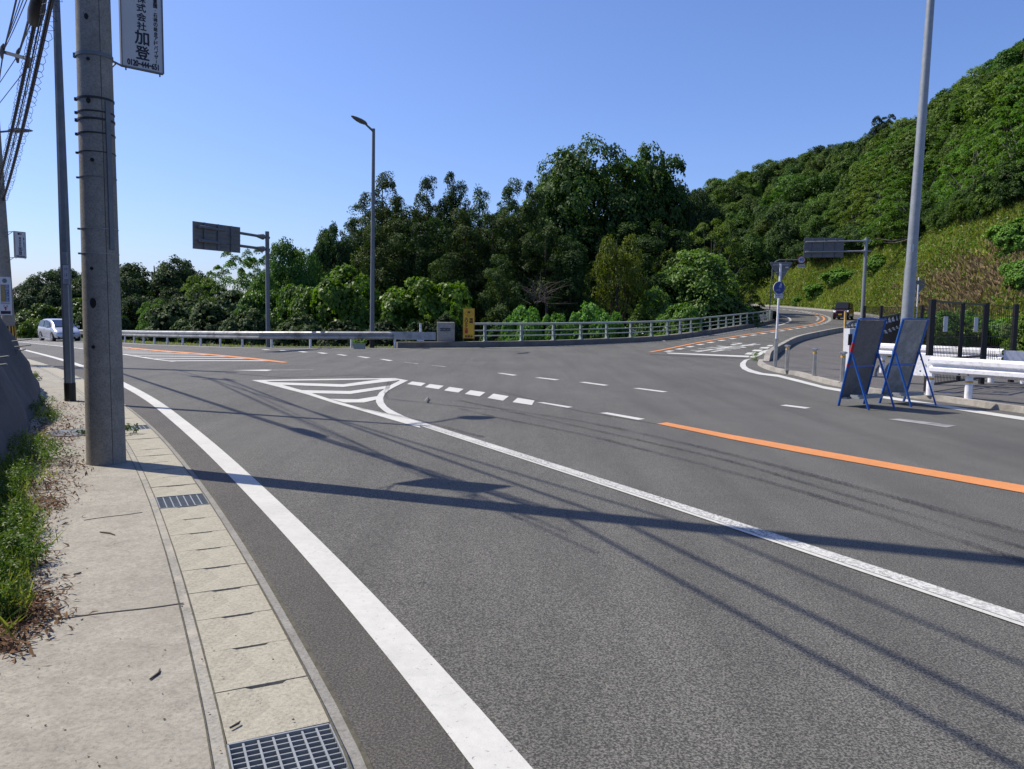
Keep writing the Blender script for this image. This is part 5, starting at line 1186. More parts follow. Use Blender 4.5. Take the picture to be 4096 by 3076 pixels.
prof = [(-1.68, .8, .9, .68, .62), (-1.62, 1.0, 1.6, .73, .6), (-1.5, 1.0, 1.74, .735, .62), (-.5, 1.0, 1.78, .735, .64), (.4, 1.0, 1.76, .735, .64), (.85, 1.0, 1.68, .735, .62), (1.15, .98, 1.25, .735, .6), (1.32, .95, 1.02, .735, .66), (1.55, .82, .93, .72, .66), (1.66, .6, .7, .68, .64), (1.69, .35, .45, .6, .55)]
VP_ = G(*zd((605, 1228))[0]); VP_ = Vector((VP_.x, VP_.y, 0)); VP_.z = T(VP_.x, VP_.y); view = math.atan2(-VP_.y, -VP_.x)
vehicle('small_van', 'small boxy dark maroon van coming down the hill road', 'van', 3.4, 1.48, prof,
        [[(-1.5, .68, 1.08), (-1.42, .63, 1.62), (-.6, .65, 1.66), (-.6, .72, 1.06)], [(-.5, .725, 1.06), (-.5, .65, 1.66), (.5, .65, 1.64), (1.0, .67, 1.2), (1.05, .72, 1.05)]],
        [(.72, -.56, 1.7), (.72, .56, 1.7), (1.3, .64, 1.06), (1.3, -.64, 1.06)], 'maroon', 'glass', .28, (-1.15, 1.2), VP_, view - math.radians(10),
        {'mirror': (1.0, .84, 1.15), 'mirrorm': 'black', 'lamp': [(1.63, .42, .9), (1.66, .42, .72), (1.64, .7, .72), (1.56, .74, .85), (1.5, .7, .94)],
         'boxes': [('grille', 'black', (1.665, 0, .78), (.04, .78, .13)), ('grille_trim', 'chrome', (1.66, 0, .9), (.05, 1.2, .03)), ('bumper_intake', 'black', (1.68, 0, .34), (.05, .9, .14)), ('number_plate', 'plate', (1.71, -.02, .5), (.02, .33, .16)), ('underbody', 'dark', (0, 0, .22), (3.1, 1.3, .1)), ('lower_trim', 'chrome', (1.69, 0, .25), (.03, .9, .02))]}, front_glass='glass')

# ------------------------------------------------------------------ foliage meshes
def unit(a): return a / np.maximum(np.linalg.norm(a, axis=1, keepdims=True), 1e-6)
def leaf_mesh(name, C, N, L, V, rng, aspect=.55, tang=None, fold=True):
    n = len(C); N = unit(N); r = unit(rng.normal(size=(n, 3))) if tang is None else unit(tang)
    t = unit(np.cross(N, r)) if tang is None else unit(tang - N * (tang * N).sum(1, keepdims=True))
    b = np.cross(N, t); L = L[:, None]; Wd = L * aspect
    v = np.empty((n, 4, 3)); dz = N * L * (.12 if fold else 0)
    v[:, 0] = C - t * L * .5; v[:, 1] = C - b * Wd * .5 + dz; v[:, 2] = C + t * L * .5 - dz; v[:, 3] = C + b * Wd * .5 + dz
    me = bpy.data.meshes.new(name); me.vertices.add(4 * n); me.vertices.foreach_set('co', v.reshape(-1).astype(np.float32))
    me.loops.add(4 * n); me.loops.foreach_set('vertex_index', np.arange(4 * n, dtype=np.int32))
    me.polygons.add(n); me.polygons.foreach_set('loop_start', np.arange(0, 4 * n, 4, dtype=np.int32)); me.polygons.foreach_set('loop_total', np.full(n, 4, dtype=np.int32))
    a = me.attributes.new('v', 'FLOAT', 'FACE'); a.data.foreach_set('value', np.clip(V, 0, 1).astype(np.float32))
    me.update(calc_edges=True); return me
def clumps(cc, cn, cr, per, leaf, rng, flat=.5, up=.5, jit=.9, vb=None):
    """scatter leaves in flattened clumps: cc centres, cn outward normals, cr radii"""
    k = len(cc); idx = np.repeat(np.arange(k), per); n = len(idx); nn = unit(cn * 1.0 + np.array([0, 0, up]))
    d = rng.normal(size=(n, 3)); d /= np.maximum(np.linalg.norm(d, axis=1, keepdims=True), .6); d *= rng.random((n, 1)) ** .4
    q = nn[idx]; d = d - q * (d * q).sum(1, keepdims=True) * (1 - flat)
    # clump is a little dome: sink the rim
    rr = np.linalg.norm(d, axis=1, keepdims=True); C = cc[idx] + (d - q * rr * rr * .35) * cr[idx][:, None]
    N = q + d * .5 + rng.normal(size=(n, 3)) * jit * .5
    L = leaf * (.7 + .6 * rng.random(n)); base = (vb if vb is not None else rng.random(k) * .7)[idx]
    return C, N, L, base + rng.random(n) * .35
def lobes_crown(lobes, ncl, per, leaf, cr, rng, flat=.5, up=.5, shell=.16, jit=.9):
    lb = np.array(lobes, float); w = lb[:, 3] * lb[:, 4] + lb[:, 4] * lb[:, 5]; idx = rng.choice(len(lb), ncl, p=w / w.sum())
    d = unit(rng.normal(size=(ncl, 3))); d[:, 2] = np.where(d[:, 2] < -.55, -d[:, 2], d[:, 2])
    rad = 1 - np.abs(rng.normal(size=(ncl, 1))) * shell; cc = lb[idx, :3] + d * lb[idx, 3:6] * rad
    lv = rng.random(len(lb)) * .4
    return clumps(cc, d, cr * (.6 + .8 * rng.random(ncl)), per, leaf, rng, flat, up, jit, lv[idx] + rng.random(ncl) * .35)
def cat(*q): return [np.concatenate(a) for a in zip(*q)]
def trunk_mesh(name, segs, n=7):
    mb = MB()
    for pts, r in segs: mb.tube(pts, r, n)
    me = bpy.data.meshes.new(name); me.from_pydata([tuple(v) for v in mb.v], [], mb.f); me.update(); return me
def limbs(lobes, h0, r0, rng, top):
    s = [([(0, 0, -1), (.05, .02, h0), (.0, .1, top * .6), (.1, 0, top * .9)], [r0 * 1.25, r0, r0 * .55, r0 * .15])]
    for l in lobes:
        z = h0 + (l[2] - h0) * .35; s.append(([(0, 0, max(.3, z - 1)), (l[0] * .45, l[1] * .45, z + .4), (l[0] * .95, l[1] * .95, l[2] + l[5] * .2)], [r0 * .45, r0 * .28, r0 * .07]))
    return s
PROTO = {}
def make_broad(key, seed, h, w, nl, ncl, per, leaf, cr, m, z0=.22, up=.5, bark='bark', flat=.5, shell=.16):
    rng = np.random.default_rng(seed); lobes = []; zc = h * (z0 + (1 - z0) * .42); rz_ = h - zc
    for i in range(nl):
        t = 2.399 * i + rng.random() * .5; e = -.35 + 1.25 * (i + .5) / nl; ce = math.sqrt(max(0, 1 - min(1, abs(e)) ** 2)); s = w * (.13 + .1 * rng.random()); k = .62 + .16 * rng.random()
        lobes.append((math.cos(t) * w * .5 * ce * k, math.sin(t) * w * .5 * ce * k, zc + rz_ * e * .74, s, s, s * .85))
    lobes.append((0, 0, zc + rz_ * .05, w * .3, w * .3, rz_ * .62))
    q = lobes_crown(lobes, ncl, per, leaf, cr, rng, flat, up, shell)
    PROTO[key] = (leaf_mesh('crown', *q, rng), trunk_mesh('trunk', limbs(lobes[:nl], h * z0, w * .03, rng, h)), m, bark, h, w)
def make_conifer(key, seed, h, w, m, ncl=720, per=54, leaf=.18, bare=.12, sharp=.8):
    rng = np.random.default_rng(seed); lobes = []
    for i in range(17):
        t = (i + .5) / 17; pr = math.sqrt(max(0, 1 - t ** 2.4)) * .9 + .2; a = i * 2.4 + rng.random(); s = w * .5 * pr * (.5 + .25 * rng.random()); r = w * .5 * pr * (.25 + .4 * rng.random())
        lobes.append((math.cos(a) * r, math.sin(a) * r, h * (bare + (1 - bare) * t) - s * .3, s, s, s * 1.1))
    q = lobes_crown(lobes, ncl, per, leaf, w * .085, rng, .7, .25, .2, .9)
    q = (q[0], q[1], q[2], q[3] * .8 + .25 * (q[0][:, 2] / h - .4))  # leaf tone rises with height, painting the sunlit crown tops lighter
    seg = [([(0, 0, -1), (0, 0, h * .5), (0, 0, h * .97)], [w * .045, w * .03, w * .005])]
    for i in range(26):
        zz = h * (bare * .5 + (1 - bare) * i / 30); aa = i * 2.4; R_ = w * .4 * (1 - i / 30) + .2; seg.append(([(0, 0, zz), (math.cos(aa) * R_, math.sin(aa) * R_, zz - .15 + .02 * i)], [w * .009, w * .003]))
    PROTO[key] = (leaf_mesh('crown', *q, rng, aspect=.4), trunk_mesh('trunk', seg, 6), m, 'bark', h, w)
def make_feather(key, seed, h, w, m, layers=75, per=210, leaf=.18, z0=.08, tilt=.2, sz=.15):
    rng = np.random.default_rng(seed); cc, cn, cr = [], [], []
    for i in range(layers):
        t = (i + .5) / layers; a = i * 2.399; rmax = w * .5 * math.sqrt(max(.02, 1 - (t * .97) ** 2.2)) ; rr = rmax * math.sqrt(rng.random() * .75 + .25)
        cc.append((math.cos(a) * rr, math.sin(a) * rr, h * (z0 + (1 - z0) * t) * (1 - .1 * (rr / (w * .5)) ** 2))); cn.append((math.cos(a) * tilt, math.sin(a) * tilt, 1)); cr.append(w * sz * (.6 + .55 * rng.random()) * (1 - .45 * t))
    cc, cn, cr = np.array(cc), np.array(cn), np.array(cr)
    cc = cc + rng.normal(size=cc.shape) * w * .02; q = clumps(cc, cn, cr, per, leaf, rng, .2, .6, .6)
    seg = [([(0, 0, -1), (.1, 0, h * .3), (.2, .1, h * .8)], [w * .02, w * .014, w * .004])]
    for i in range(0, layers, 5): seg.append(([(.1, 0, h * .12), tuple(cc[i] * [.5, .5, .62]), tuple(cc[i] - [0, 0, .1])], [w * .009, w * .006, w * .0015]))
    PROTO[key] = (leaf_mesh('crown', *q, rng, aspect=.42), trunk_mesh('trunk', seg, 5), m, 'barkgrey', h, w)
def make_mound(key, seed, h, w, m, ncl=380, per=34, leaf=.17, depth=.9, flat=.35, up=.45, shell=.07):
    rng = np.random.default_rng(seed); lobes = [(0, 0, h * .35, w * .36, w * .36 * depth, h * .62)]
    for i in range(9):
        a = i * 2.4; r = w * .3 * (.6 + .5 * rng.random()); s = w * (.14 + .07 * rng.random()); lobes.append((math.cos(a) * r, math.sin(a) * r * depth, h * (.2 + .5 * rng.random()), s, s, s * .95))
    q = lobes_crown(lobes, ncl, per, leaf, w * .07, rng, flat, up, shell, .7)
    PROTO[key] = (leaf_mesh('crown', *q, rng, aspect=.85), trunk_mesh('trunk', limbs(lobes[1:6], h * .15, w * .02, rng, h * .8), 5), m, 'bark', h, w)
for k in range(3): make_broad('broad%d' % k, 11 + k, 10, 9, 15, 620, 50, .22, .6, 'leafdark')
make_broad('tall', 31, 13, 10.5, 24, 900, 40, .25, .6, 'leaf', .25, .4)
make_broad('tall2', 34, 13, 7.5, 17, 430, 40, .27, .55, 'leaf', .3, .4, shell=.1)
for k in range(4): make_broad('hill%d' % k, 51 + k, 9, 9, 13, 430, 36, .3, .62, 'leaf', .1, .6, flat=.6)
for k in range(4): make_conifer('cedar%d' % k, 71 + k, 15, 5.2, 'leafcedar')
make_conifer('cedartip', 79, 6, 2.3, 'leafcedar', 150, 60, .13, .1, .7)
for k in range(2): make_feather('feather%d' % k, 91 + k, 6.5, 9, 'leaflight')
make_feather('sapling', 95, 3.0, 3.4, 'leaflight', 60, 90, .16, .05, .3, .14)
make_feather('hillfeather', 97, 7.5, 9.5, 'leaflight', 90, 90, .32, .1, .2, .13)
make_broad('yellowtree', 99, 8.5, 7, 16, 260, 34, .2, .42, 'leaf', .25, .8, shell=.1)
for k in range(3): make_mound('mound%d' % k, 111 + k, 4.5, 6.5, 'leafvine', 420, 34, .2)
for k in range(2): make_mound('bush%d' % k, 121 + k, 3.2, 4.5, 'leafdark', 360, 34, .17)
make_mound('silkdome', 141, 6, 9, 'leaflight', 760, 40, .19, .95, .12, 1.5, .14)
make_mound('silksmall', 142, 3, 4, 'leaflight', 260, 34, .13, .95)
make_broad('pine', 131, 9, 8, 9, 110, 60, .3, .7, 'leafdark', .45, 1.4, flat=.2)
def plant(name, key, X, Y, zb, h, w, label, category, group, col=(1, 1, 1), rz=None, depth=None, m=None):
    cm, tm, mt, bk, h0, w0 = PROTO[key]; rz = random.Random(int(X * 100 + Y * 7)).random() * 6.28 if rz is None else rz
    t = thing(name, label, category, (X, Y, zb), group, rz); t.scale = (w / w0, (depth or w) / w0, h / h0)
    for nm, me, mm in (('crown', cm, m or mt), ('trunk', tm, bk)):
        if not me.materials: me.materials.append(M[mm])
        o = bpy.data.objects.new(nm, me); COL.objects.link(o); o.parent = t
        if nm == 'crown':
            if m and m != mt: o.material_slots[0].link = 'OBJECT'; o.material_slots[0].material = M[m]
            o.color = (*col, 1)
    return t
def plant_px(name, key, px, ptop, wpx, Y, label, category, group=None, col=(1, 1, 1), base=None, sink=0, **kw):
    """crown top seen at (px, ptop) on a tree standing at distance Y; wpx = its width in the same units"""
    p = at(px * 1.8517, ptop * 1.8517, Y); zb = ground_z(p.x, p.y) - sink if base is None else base
    w = wpx * Y / 1703 * {'ced': 1.35, 'mou': 1.3, 'bus': 1.3, 'bro': 1.22, 'tal': 1.12}.get(key[:3], 1.08); return plant(name, key, p.x, p.y, zb, max(1.0, p.z - zb) * 1.02, w, label, category, group, col, **kw)

# --- conifers of the wood in the middle
CED = [(826, 385, 95, 66, 'cedar0', 'tall dark cedar with the leftmost rounded top, right beside the tall lamp'), (922, 390, 75, 68, 'cedar1', 'dark cedar with an isolated oval top against the sky, second from the left'), (980, 388, 80, 68, 'cedar2', 'dark cedar with a pointed loose top in the middle of the row'), (1036, 404, 78, 67, 'cedar3', 'dark cedar with a rounded top just right of the pointed one'),
       (1100, 402, 90, 66, 'cedar0', 'broad-topped dark cedar left of the highest tree'), (1150, 408, 70, 67, 'cedar2', 'narrow dark cedar touching the left edge of the highest tree'), (868, 440, 100, 63, 'cedar2', 'lower olive cedar in the gap between the first two tall tops'), (765, 470, 90, 62, 'cedar3', 'low dark cedar at the left end of the wood'),
       (890, 480, 110, 58, 'cedar1', 'front cedar with brownish hanging sprays under the isolated top'), (820, 500, 110, 57, 'cedar0', 'front cedar filling the space behind the tall lamp'), (945, 470, 100, 59, 'cedar3', 'front cedar below the second and third tops'), (1005, 465, 100, 58, 'cedar0', 'bright-tipped front cedar in the middle of the wood'),
       (1065, 470, 105, 58, 'cedar1', 'front cedar with sunlit green top left of the dark gap'), (1125, 460, 100, 59, 'cedar2', 'front cedar in the dark shade left of the highest tree'), (1180, 480, 100, 57, 'cedar3', 'shaded front cedar right below the highest tree'), (960, 560, 90, 54, 'cedar2', 'low young cedar in front of the shaded trunks'), (1085, 560, 90, 54, 'cedar0', 'low young cedar above the slip warning board'), (1235, 520, 90, 56, 'cedar1', 'shaded cedar left of the yellow-leaved tree')]
rc = random.Random(8)
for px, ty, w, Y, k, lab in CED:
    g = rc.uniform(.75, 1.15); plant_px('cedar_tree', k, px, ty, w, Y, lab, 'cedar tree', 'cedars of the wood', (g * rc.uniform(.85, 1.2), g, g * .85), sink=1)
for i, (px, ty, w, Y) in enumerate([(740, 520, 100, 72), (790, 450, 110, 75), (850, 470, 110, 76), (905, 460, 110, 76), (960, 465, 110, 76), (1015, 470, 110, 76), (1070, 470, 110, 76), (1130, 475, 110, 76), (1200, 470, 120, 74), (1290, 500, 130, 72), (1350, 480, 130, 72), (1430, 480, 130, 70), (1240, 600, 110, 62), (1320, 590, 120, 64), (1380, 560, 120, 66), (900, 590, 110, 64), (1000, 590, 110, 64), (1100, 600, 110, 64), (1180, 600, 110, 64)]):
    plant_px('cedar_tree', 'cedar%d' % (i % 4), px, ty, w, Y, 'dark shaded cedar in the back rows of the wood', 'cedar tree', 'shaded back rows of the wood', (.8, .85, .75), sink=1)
# --- broadleaf trees of the wood
plant_px('broadleaf_tree', 'tall', 1285, 312, 270, 78, 'highest and widest tree of the wood, dark green with ragged twigs on its left', 'tree', None, (.95, 1.05, 1.0))
plant_px('broadleaf_tree', 'tall', 1215, 350, 130, 80, 'left shoulder of the highest tree group with feathery branch tips', 'tree', None, (.9, 1, 1))
plant_px('broadleaf_tree', 'tall2', 1415, 292, 150, 80, 'tall open-crowned tree with sky showing through, right of the highest one', 'tree', None, (.8, .9, .8))
plant_px('broadleaf_tree', 'broad1', 1455, 385, 110, 82, 'dark round tree on the right shoulder of the wood', 'tree', None, (.9, .95, 1))
plant_px('broadleaf_tree', 'broad2', 1505, 405, 120, 90, 'dark tree where the wood meets the hillside', 'tree', None, (1, 1, 1))
plant_px('broadleaf_tree', 'broad0', 1300, 480, 200, 76, 'deeply shaded tree under the highest crown', 'tree', None, (.7, .75, .75))  # dark tints here and below put the shade of the wood into the leaves
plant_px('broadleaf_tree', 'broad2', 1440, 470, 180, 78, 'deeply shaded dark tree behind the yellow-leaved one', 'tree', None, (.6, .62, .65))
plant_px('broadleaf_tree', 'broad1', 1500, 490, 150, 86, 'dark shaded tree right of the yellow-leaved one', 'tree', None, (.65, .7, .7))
plant_px('yellow_tree', 'yellowtree', 1335, 492, 120, 58, 'thin tree with yellow and orange autumn leaves in front of the dark wood', 'tree', None, (1.7, 1.25, .6), base=-3.5)
plant_px('yellow_tree', 'yellowtree', 1445, 530, 90, 68, 'small yellow-green tree right of the autumn-coloured one', 'tree', None, (2.0, 1.6, .6), base=-3.5)
# light feathery trees by the bridge
plant_px('silk_tree', 'silkdome', 1508, 532, 265, 66, 'large light green feathery tree above the far end of the bridge railing', 'tree', None, (1.25, 1.15, 1.25), base=-1.8)
plant_px('silk_tree', 'silkdome', 1415, 614, 140, 59, 'light green feathery tree in front of the large one, left side', 'tree', None, (1.1, 1.05, 1.1), base=-2.5)
plant_px('silk_tree', 'feather1', 1540, 478, 170, 74, 'olive green feathery tree behind the large light green one', 'tree', None, (1.05, .85, .7), base=0)
plant_px('silk_tree', 'feather0', 1600, 590, 110, 80, 'dark-branched feathery tree leaning towards the speed sign', 'tree', None, (.8, .85, .8), base=-.5)
plant_px('broadleaf_tree', 'broad0', 1590, 500, 130, 95, 'mid green tree behind the speed sign post', 'tree', None, (1.3, 1.5, 1))
plant_px('bush', 'bush0', 1560, 640, 160, 66, 'dark low bush behind the right part of the bridge railing', 'bush', None, (1.2, 1.1, .9), base=-1)
plant_px('bush', 'bush1', 1632, 660, 70, 80, 'dark bush at the far end of the bridge', 'bush', None, (1, .95, .8), base=.3)
plant_px('bush', 'bush1', 1655, 668, 50, 84, 'brownish bush at the inner side of the road bend', 'bush', None, (1.4, 1, .7), base=1)
plant_px('bush', 'mound1', 1470, 655, 120, 54, 'bright low bush close behind the railing', 'bush', None, (.75, .85, .8), base=-2)
for px, ty, w, Y, lab in ((1130, 650, 105, 43.5, 'leafy bright sapling behind the railing just right of the yellow board'), (1275, 643, 110, 46, 'leafy bright sapling with two tops behind the middle of the railing'), (1205, 668, 70, 45, 'small leafy sapling between the two larger ones'), (1330, 665, 60, 47, 'small pale sapling right of the two-topped one')):
    plant_px('sapling', 'silksmall', px, ty, w, Y, lab, 'sapling', 'saplings behind the bridge railing', (1.15, 1.35, 1.1), base=-2.2)
for px, ty, w in ((1080, 700, 90), (1150, 700, 90), (1210, 705, 90), (1270, 700, 90), (1340, 700, 80), (1390, 695, 80)):
    plant_px('bush', 'bush%d' % (px % 2), px, ty, w, 47, 'shaded low bush seen through the rails of the bridge', 'bush', 'low bushes under the bridge railing', (1.2, 1.5, 1), base=-3.5)
# --- left side
for px, ty, w, Y, k, lab, c in ((335, 552, 190, 84, 'broad0', 'large dark round tree right of the thick pole', (1, 1, 1.15)), (410, 578, 110, 86, 'broad1', 'dark tree behind the light feathery foliage, right of the large round one', (1, 1, 1.1)), (265, 572, 110, 88, 'broad2', 'dark tree half hidden behind the thick utility pole', (.95, 1, 1.1)),
        (150, 578, 150, 90, 'broad1', 'dark tree crossed by the thin lamp post', (.95, 1, 1.15)), (90, 598, 110, 88, 'broad2', 'dark tree descending towards the far left pole', (.95, 1, 1.15)), (48, 628, 80, 86, 'broad0', 'low dark tree next to the far left pole', (.95, 1, 1.15)),
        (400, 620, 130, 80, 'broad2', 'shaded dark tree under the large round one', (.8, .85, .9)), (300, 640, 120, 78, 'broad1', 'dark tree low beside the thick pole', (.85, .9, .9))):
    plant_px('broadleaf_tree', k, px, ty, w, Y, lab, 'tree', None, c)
for px, ty, w, Y, k, lab, c in ((175, 640, 140, 74, 'mound0', 'mid green rounded tree behind the minivan', (.62, .6, .8)), (90, 655, 110, 72, 'mound1', 'olive green bush left of the minivan', (.55, .52, .7)), (75, 683, 70, 70, 'mound2', 'yellow-green bush beside the minivan rear', (.95, .85, .7)), (225, 660, 90, 70, 'bush0', 'dark bush between the two poles', (1, 1, 1)), (25, 690, 70, 72, 'bush1', 'dark low bush at the far left pole', (1, 1, 1)),
        (330, 650, 95, 62, 'feather1', 'light green feathery shrub right of the thick pole', (.85, .95, .9))):
    plant_px('shrub', k, px, ty, w, Y, lab, 'shrub', None, c, base=-3.5)
plant_px('silk_tree', 'feather0', 510, 556, 170, 60, 'airy light green feathery tree left of the sign post', 'tree', None, (.85, .9, .8), base=-3)
plant_px('silk_tree', 'feather1', 560, 545, 130, 62, 'airy feathery tree whose top touches the sign post', 'tree', None, (.8, .88, .75), base=-3)
plant_px('silk_tree', 'feather1', 440, 592, 140, 58, 'olive feathery tree above the grey-leaved bushes', 'tree', None, (.85, .78, .7), base=-3)
plant_px('broadleaf_tree', 'broad1', 640, 524, 130, 56, 'vine-covered tree between the sign post and the wood', 'tree', None, (1.6, 2.0, 1.1))
plant_px('broadleaf_tree', 'broad2', 720, 480, 90, 60, 'thin-topped tree left of the tall lamp', 'tree', None, (1.1, 1.2, 1))
plant_px('broadleaf_tree', 'broad0', 590, 585, 120, 53, 'bright mid green tree right behind the sign post', 'tree', None, (1.8, 2.1, 1.1))
for px, ty, w, Y, k, lab, c in ((755, 568, 190, 47, 'mound0', 'big bright vine mound crossed by the tall lamp', (.95, .9, .8)), (905, 598, 170, 46, 'mound1', 'bright vine mound left of the bridge end block', (.95, .9, .75)), (665, 610, 120, 47, 'mound2', 'vine-covered hump between sign post and lamp', (.75, .78, .7)),
        (560, 620, 110, 50, 'mound2', 'green vine-covered bush left of the sign post', (.6, .68, .6)), (985, 655, 70, 44, 'mound1', 'thin trailing vines behind the bridge block and yellow board', (.7, .75, .6)), (600, 660, 120, 46, 'mound0', 'vine bush just left of the second lamp-side hump', (.6, .66, .6))):
    plant_px('vine_mound', k, px, ty, w, Y, lab, 'vine mound', 'mounds of vines behind the guardrail', c, base=-2.2)
for px, ty, w, Y, k, lab, c in ((500, 628, 150, 52, 'bush0', 'grey-leaved dark bush left of the sign post', (1.3, 1.2, 1.2)), (405, 640, 150, 56, 'bush1', 'grey-leaved dark bush right of the light shrub', (1.2, 1.15, 1.1)), (650, 675, 130, 43.5, 'bush0', 'dark bush right behind the guardrail below the vine hump', (1.2, 1.15, 1.1)), (545, 665, 120, 45, 'bush1', 'dark bush with pale leaves directly behind the sign post', (1.3, 1.2, 1.2)), (450, 672, 130, 50, 'bush0', 'dark bush low behind the guardrail', (1.1, 1.1, 1)),
        (740, 690, 130, 42, 'bush1', 'deeply shaded bush under the big vine mound', (.7, .7, .7)), (830, 690, 130, 42, 'bush0', 'deeply shaded bush at the foot of the tall lamp', (.7, .7, .7)), (910, 692, 110, 42, 'bush1', 'deeply shaded bush behind the bridge block', (.7, .7, .7)), (355, 690, 120, 56, 'bush0', 'small dark bush behind the guardrail near the thick pole', (1.1, 1.2, 1)), (960, 680, 90, 43, 'bush0', 'shaded bush behind the yellow board', (.7, .7, .7))):  # shaded bushes get a dark tint, the shade is put into the leaf colour
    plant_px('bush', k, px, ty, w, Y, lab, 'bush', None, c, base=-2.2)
# bare brush
mb = MB(); rb = random.Random(4); c = at(*VV((1165, 640))[0], 50)
for i in range(46):
    a = rb.uniform(-.2, 2.6); l = rb.uniform(1.0, 2.3); p = c + Vector((rb.uniform(-.5, .5), rb.uniform(-.5, .5), rb.uniform(-.5, .4))); d = Vector((math.cos(a) * .9, rb.uniform(-.4, .4), math.sin(a) * .6 + .1)); q = p + d * l
    mb.tube([p, p.lerp(q, .5) + Vector((0, 0, rb.uniform(-.15, .2))), q + Vector((0, 0, -.15))], [.025, .016, .005], 4)
mb.tube([c + Vector((.6, 0, -3.5)), c + Vector((.4, 0, 0))], .06, 6)
tag(mb.build('dead_brush', mat('dead_twigs', (.06, .045, .04), .9), origin=c), 'bare brown dead branches above the bridge saplings', 'dead branches')

# --- hillside wood
rh = random.Random(21)
def tree_line(a): return lerp_tab([(.2, 640), (.314, 597), (.354, 584), (.377, 580), (.405, 572), (.416, 560), (.46, 540), (.516, 515), (.534, 503), (.56, 491), (.594, 476), (.65, 438), (.75, 400), (1, 330)], a)
def vpix(X, Y, Z):
    z = Z - CAMH; fw = Y * math.cos(_p) - z * math.sin(_p); up = Y * math.sin(_p) + z * math.cos(_p); u, v = X / fw, up / fw
    c, s = math.cos(_r), math.sin(_r); u, v = c * u + s * v, -s * u + c * v
    return (2048 + u * FPX) / 1.8517, (1538 - v * FPX) / 1.8517
nh = 0; D = 60.0
cand = []
for iy in range(60):
    for ix in range(80):
        Y = 55 + iy * 6.0 + rh.uniform(-2.2, 2.2); X = -20 + ix * 5.6 + (iy % 2) * 2.8 + rh.uniform(-2, 2); a = X / Y
        if not (.1 < a < .78): continue
        D0, z0, D1, z1 = hill_ends(a)
        if Y < D0 + 3 or Y > D1 + 9: continue
        z = hill_z(X, Y); px, py = vpix(X, Y, z)
        if py > tree_line(a) - 2 or px > 2330: continue
        cand.append((X, Y, z, px, py))
for X, Y, z, px, py in cand:
    h = rh.uniform(6.5, 10); w = h * rh.uniform(.9, 1.15); edge = py > tree_line(X / Y) - 70; r = rh.random()
    if edge and px > 1820 or (px > 1830 and py > 330 + (px - 1830) * -.1 and r < .5 and Y < 150):
        key, c, lab = 'hillfeather', (.68 + .25 * rh.random(), .68 + .2 * rh.random(), .75), 'light green feathery tree near the lower edge of the hillside wood'
    elif r < .28: key, c, lab = 'hill%d' % rh.randrange(4), (.8, .85, .95), 'dark green round-crowned tree on the wooded hillside'
    elif r < .8: key, c, lab = 'hill%d' % rh.randrange(4), (1.0 + .35 * rh.random(), 1.05 + .25 * rh.random(), 1.0), 'olive green tree on the wooded hillside'
    else: key, c, lab = 'hill%d' % rh.randrange(4), (1.45, 1.35, .85), 'yellowish green tree on the wooded hillside'
    kk = rh.uniform(.72, 1.3); c = tuple(q * kk for q in c); w *= rh.choice([.85, 1, 1.25])
    plant('hillside_tree', key, X, Y, z - 1.2, h + (1.2), w, lab, 'tree', 'trees of the wooded hillside, ' + lab.split(' ')[0], c); nh += 1
for k in range(62):
    px = 1640 + k * 9.6 + rh.uniform(-4, 4); a = (px - 1106) / 1703; py = tree_line(a) + rh.uniform(-16, 2)
    d = ray(px * 1.8517, py * 1.8517); t = 20
    while t < 400 and not (d[1] * t > 30 and CAMH + d[2] * t < hill_z(d[0] * t, d[1] * t)): t += .5
    X, Y = d[0] * t, d[1] * t; h = rh.uniform(2.2, 4.6) * (1 if Y > 90 else .75)
    plant('edge_shrub', 'hill%d' % rh.randrange(4), X, Y, hill_z(X, Y) - .8, h + .8, h * rh.uniform(1.1, 1.6), 'low leafy shrub along the lower edge of the hillside wood', 'shrub', 'shrubs edging the hillside wood', rh.choice([(1.0, 1.1, .9), (1.4, 1.35, .8), (.8, .9, .9)]))
print('hill trees', nh)
def hill_at(px, py):
    d = ray(px * 1.8517, py * 1.8517); t = 20
    while t < 400:
        if d[1] * t > 30 and CAMH + d[2] * t < hill_z(d[0] * t, d[1] * t): break
        t += .5
    return d[0] * t, d[1] * t, CAMH + d[2] * t
for px, py, lab in ((1912, 300, 'lone pine with flat tiers standing out on the hill ridge'), (1893, 305, 'smaller pine leaning beside the lone pine on the ridge')):
    Y = 186; p = at(px * 1.8517, (py - (52 if px > 1900 else 32)) * 1.8517, Y); zb = hill_z(p.x, Y); plant('pine_tree', 'pine', p.x, Y, zb, p.z - zb, 6.5 if px > 1900 else 5, lab, 'pine tree', None, (.7, .75, .9))
for px, py, w, h, lab in ((1815, 610, 6.5, 2.6, 'dark green shrub in the middle of the grassy slope'), (1895, 590, 5, 3, 'dark bushy shrub just left of the thick lamp post'), (1765, 640, 5, 2.4, 'two-lobed low shrub above the maroon van'), (1725, 655, 3, 1.6, 'small low shrub on the slope left of the maroon van'), (2200, 545, 4.5, 3, 'green shrub on the slope at the right picture edge, above the brown patch'), (2215, 625, 4, 2.6, 'green shrub low at the right picture edge')):
    X, Y, Z = hill_at(px, py); plant('slope_shrub', 'bush%d' % (px % 2), X, Y, Z - .4, h, w, lab, 'shrub', None, (2.9, 3.3, 1.4))
rs2 = random.Random(31)
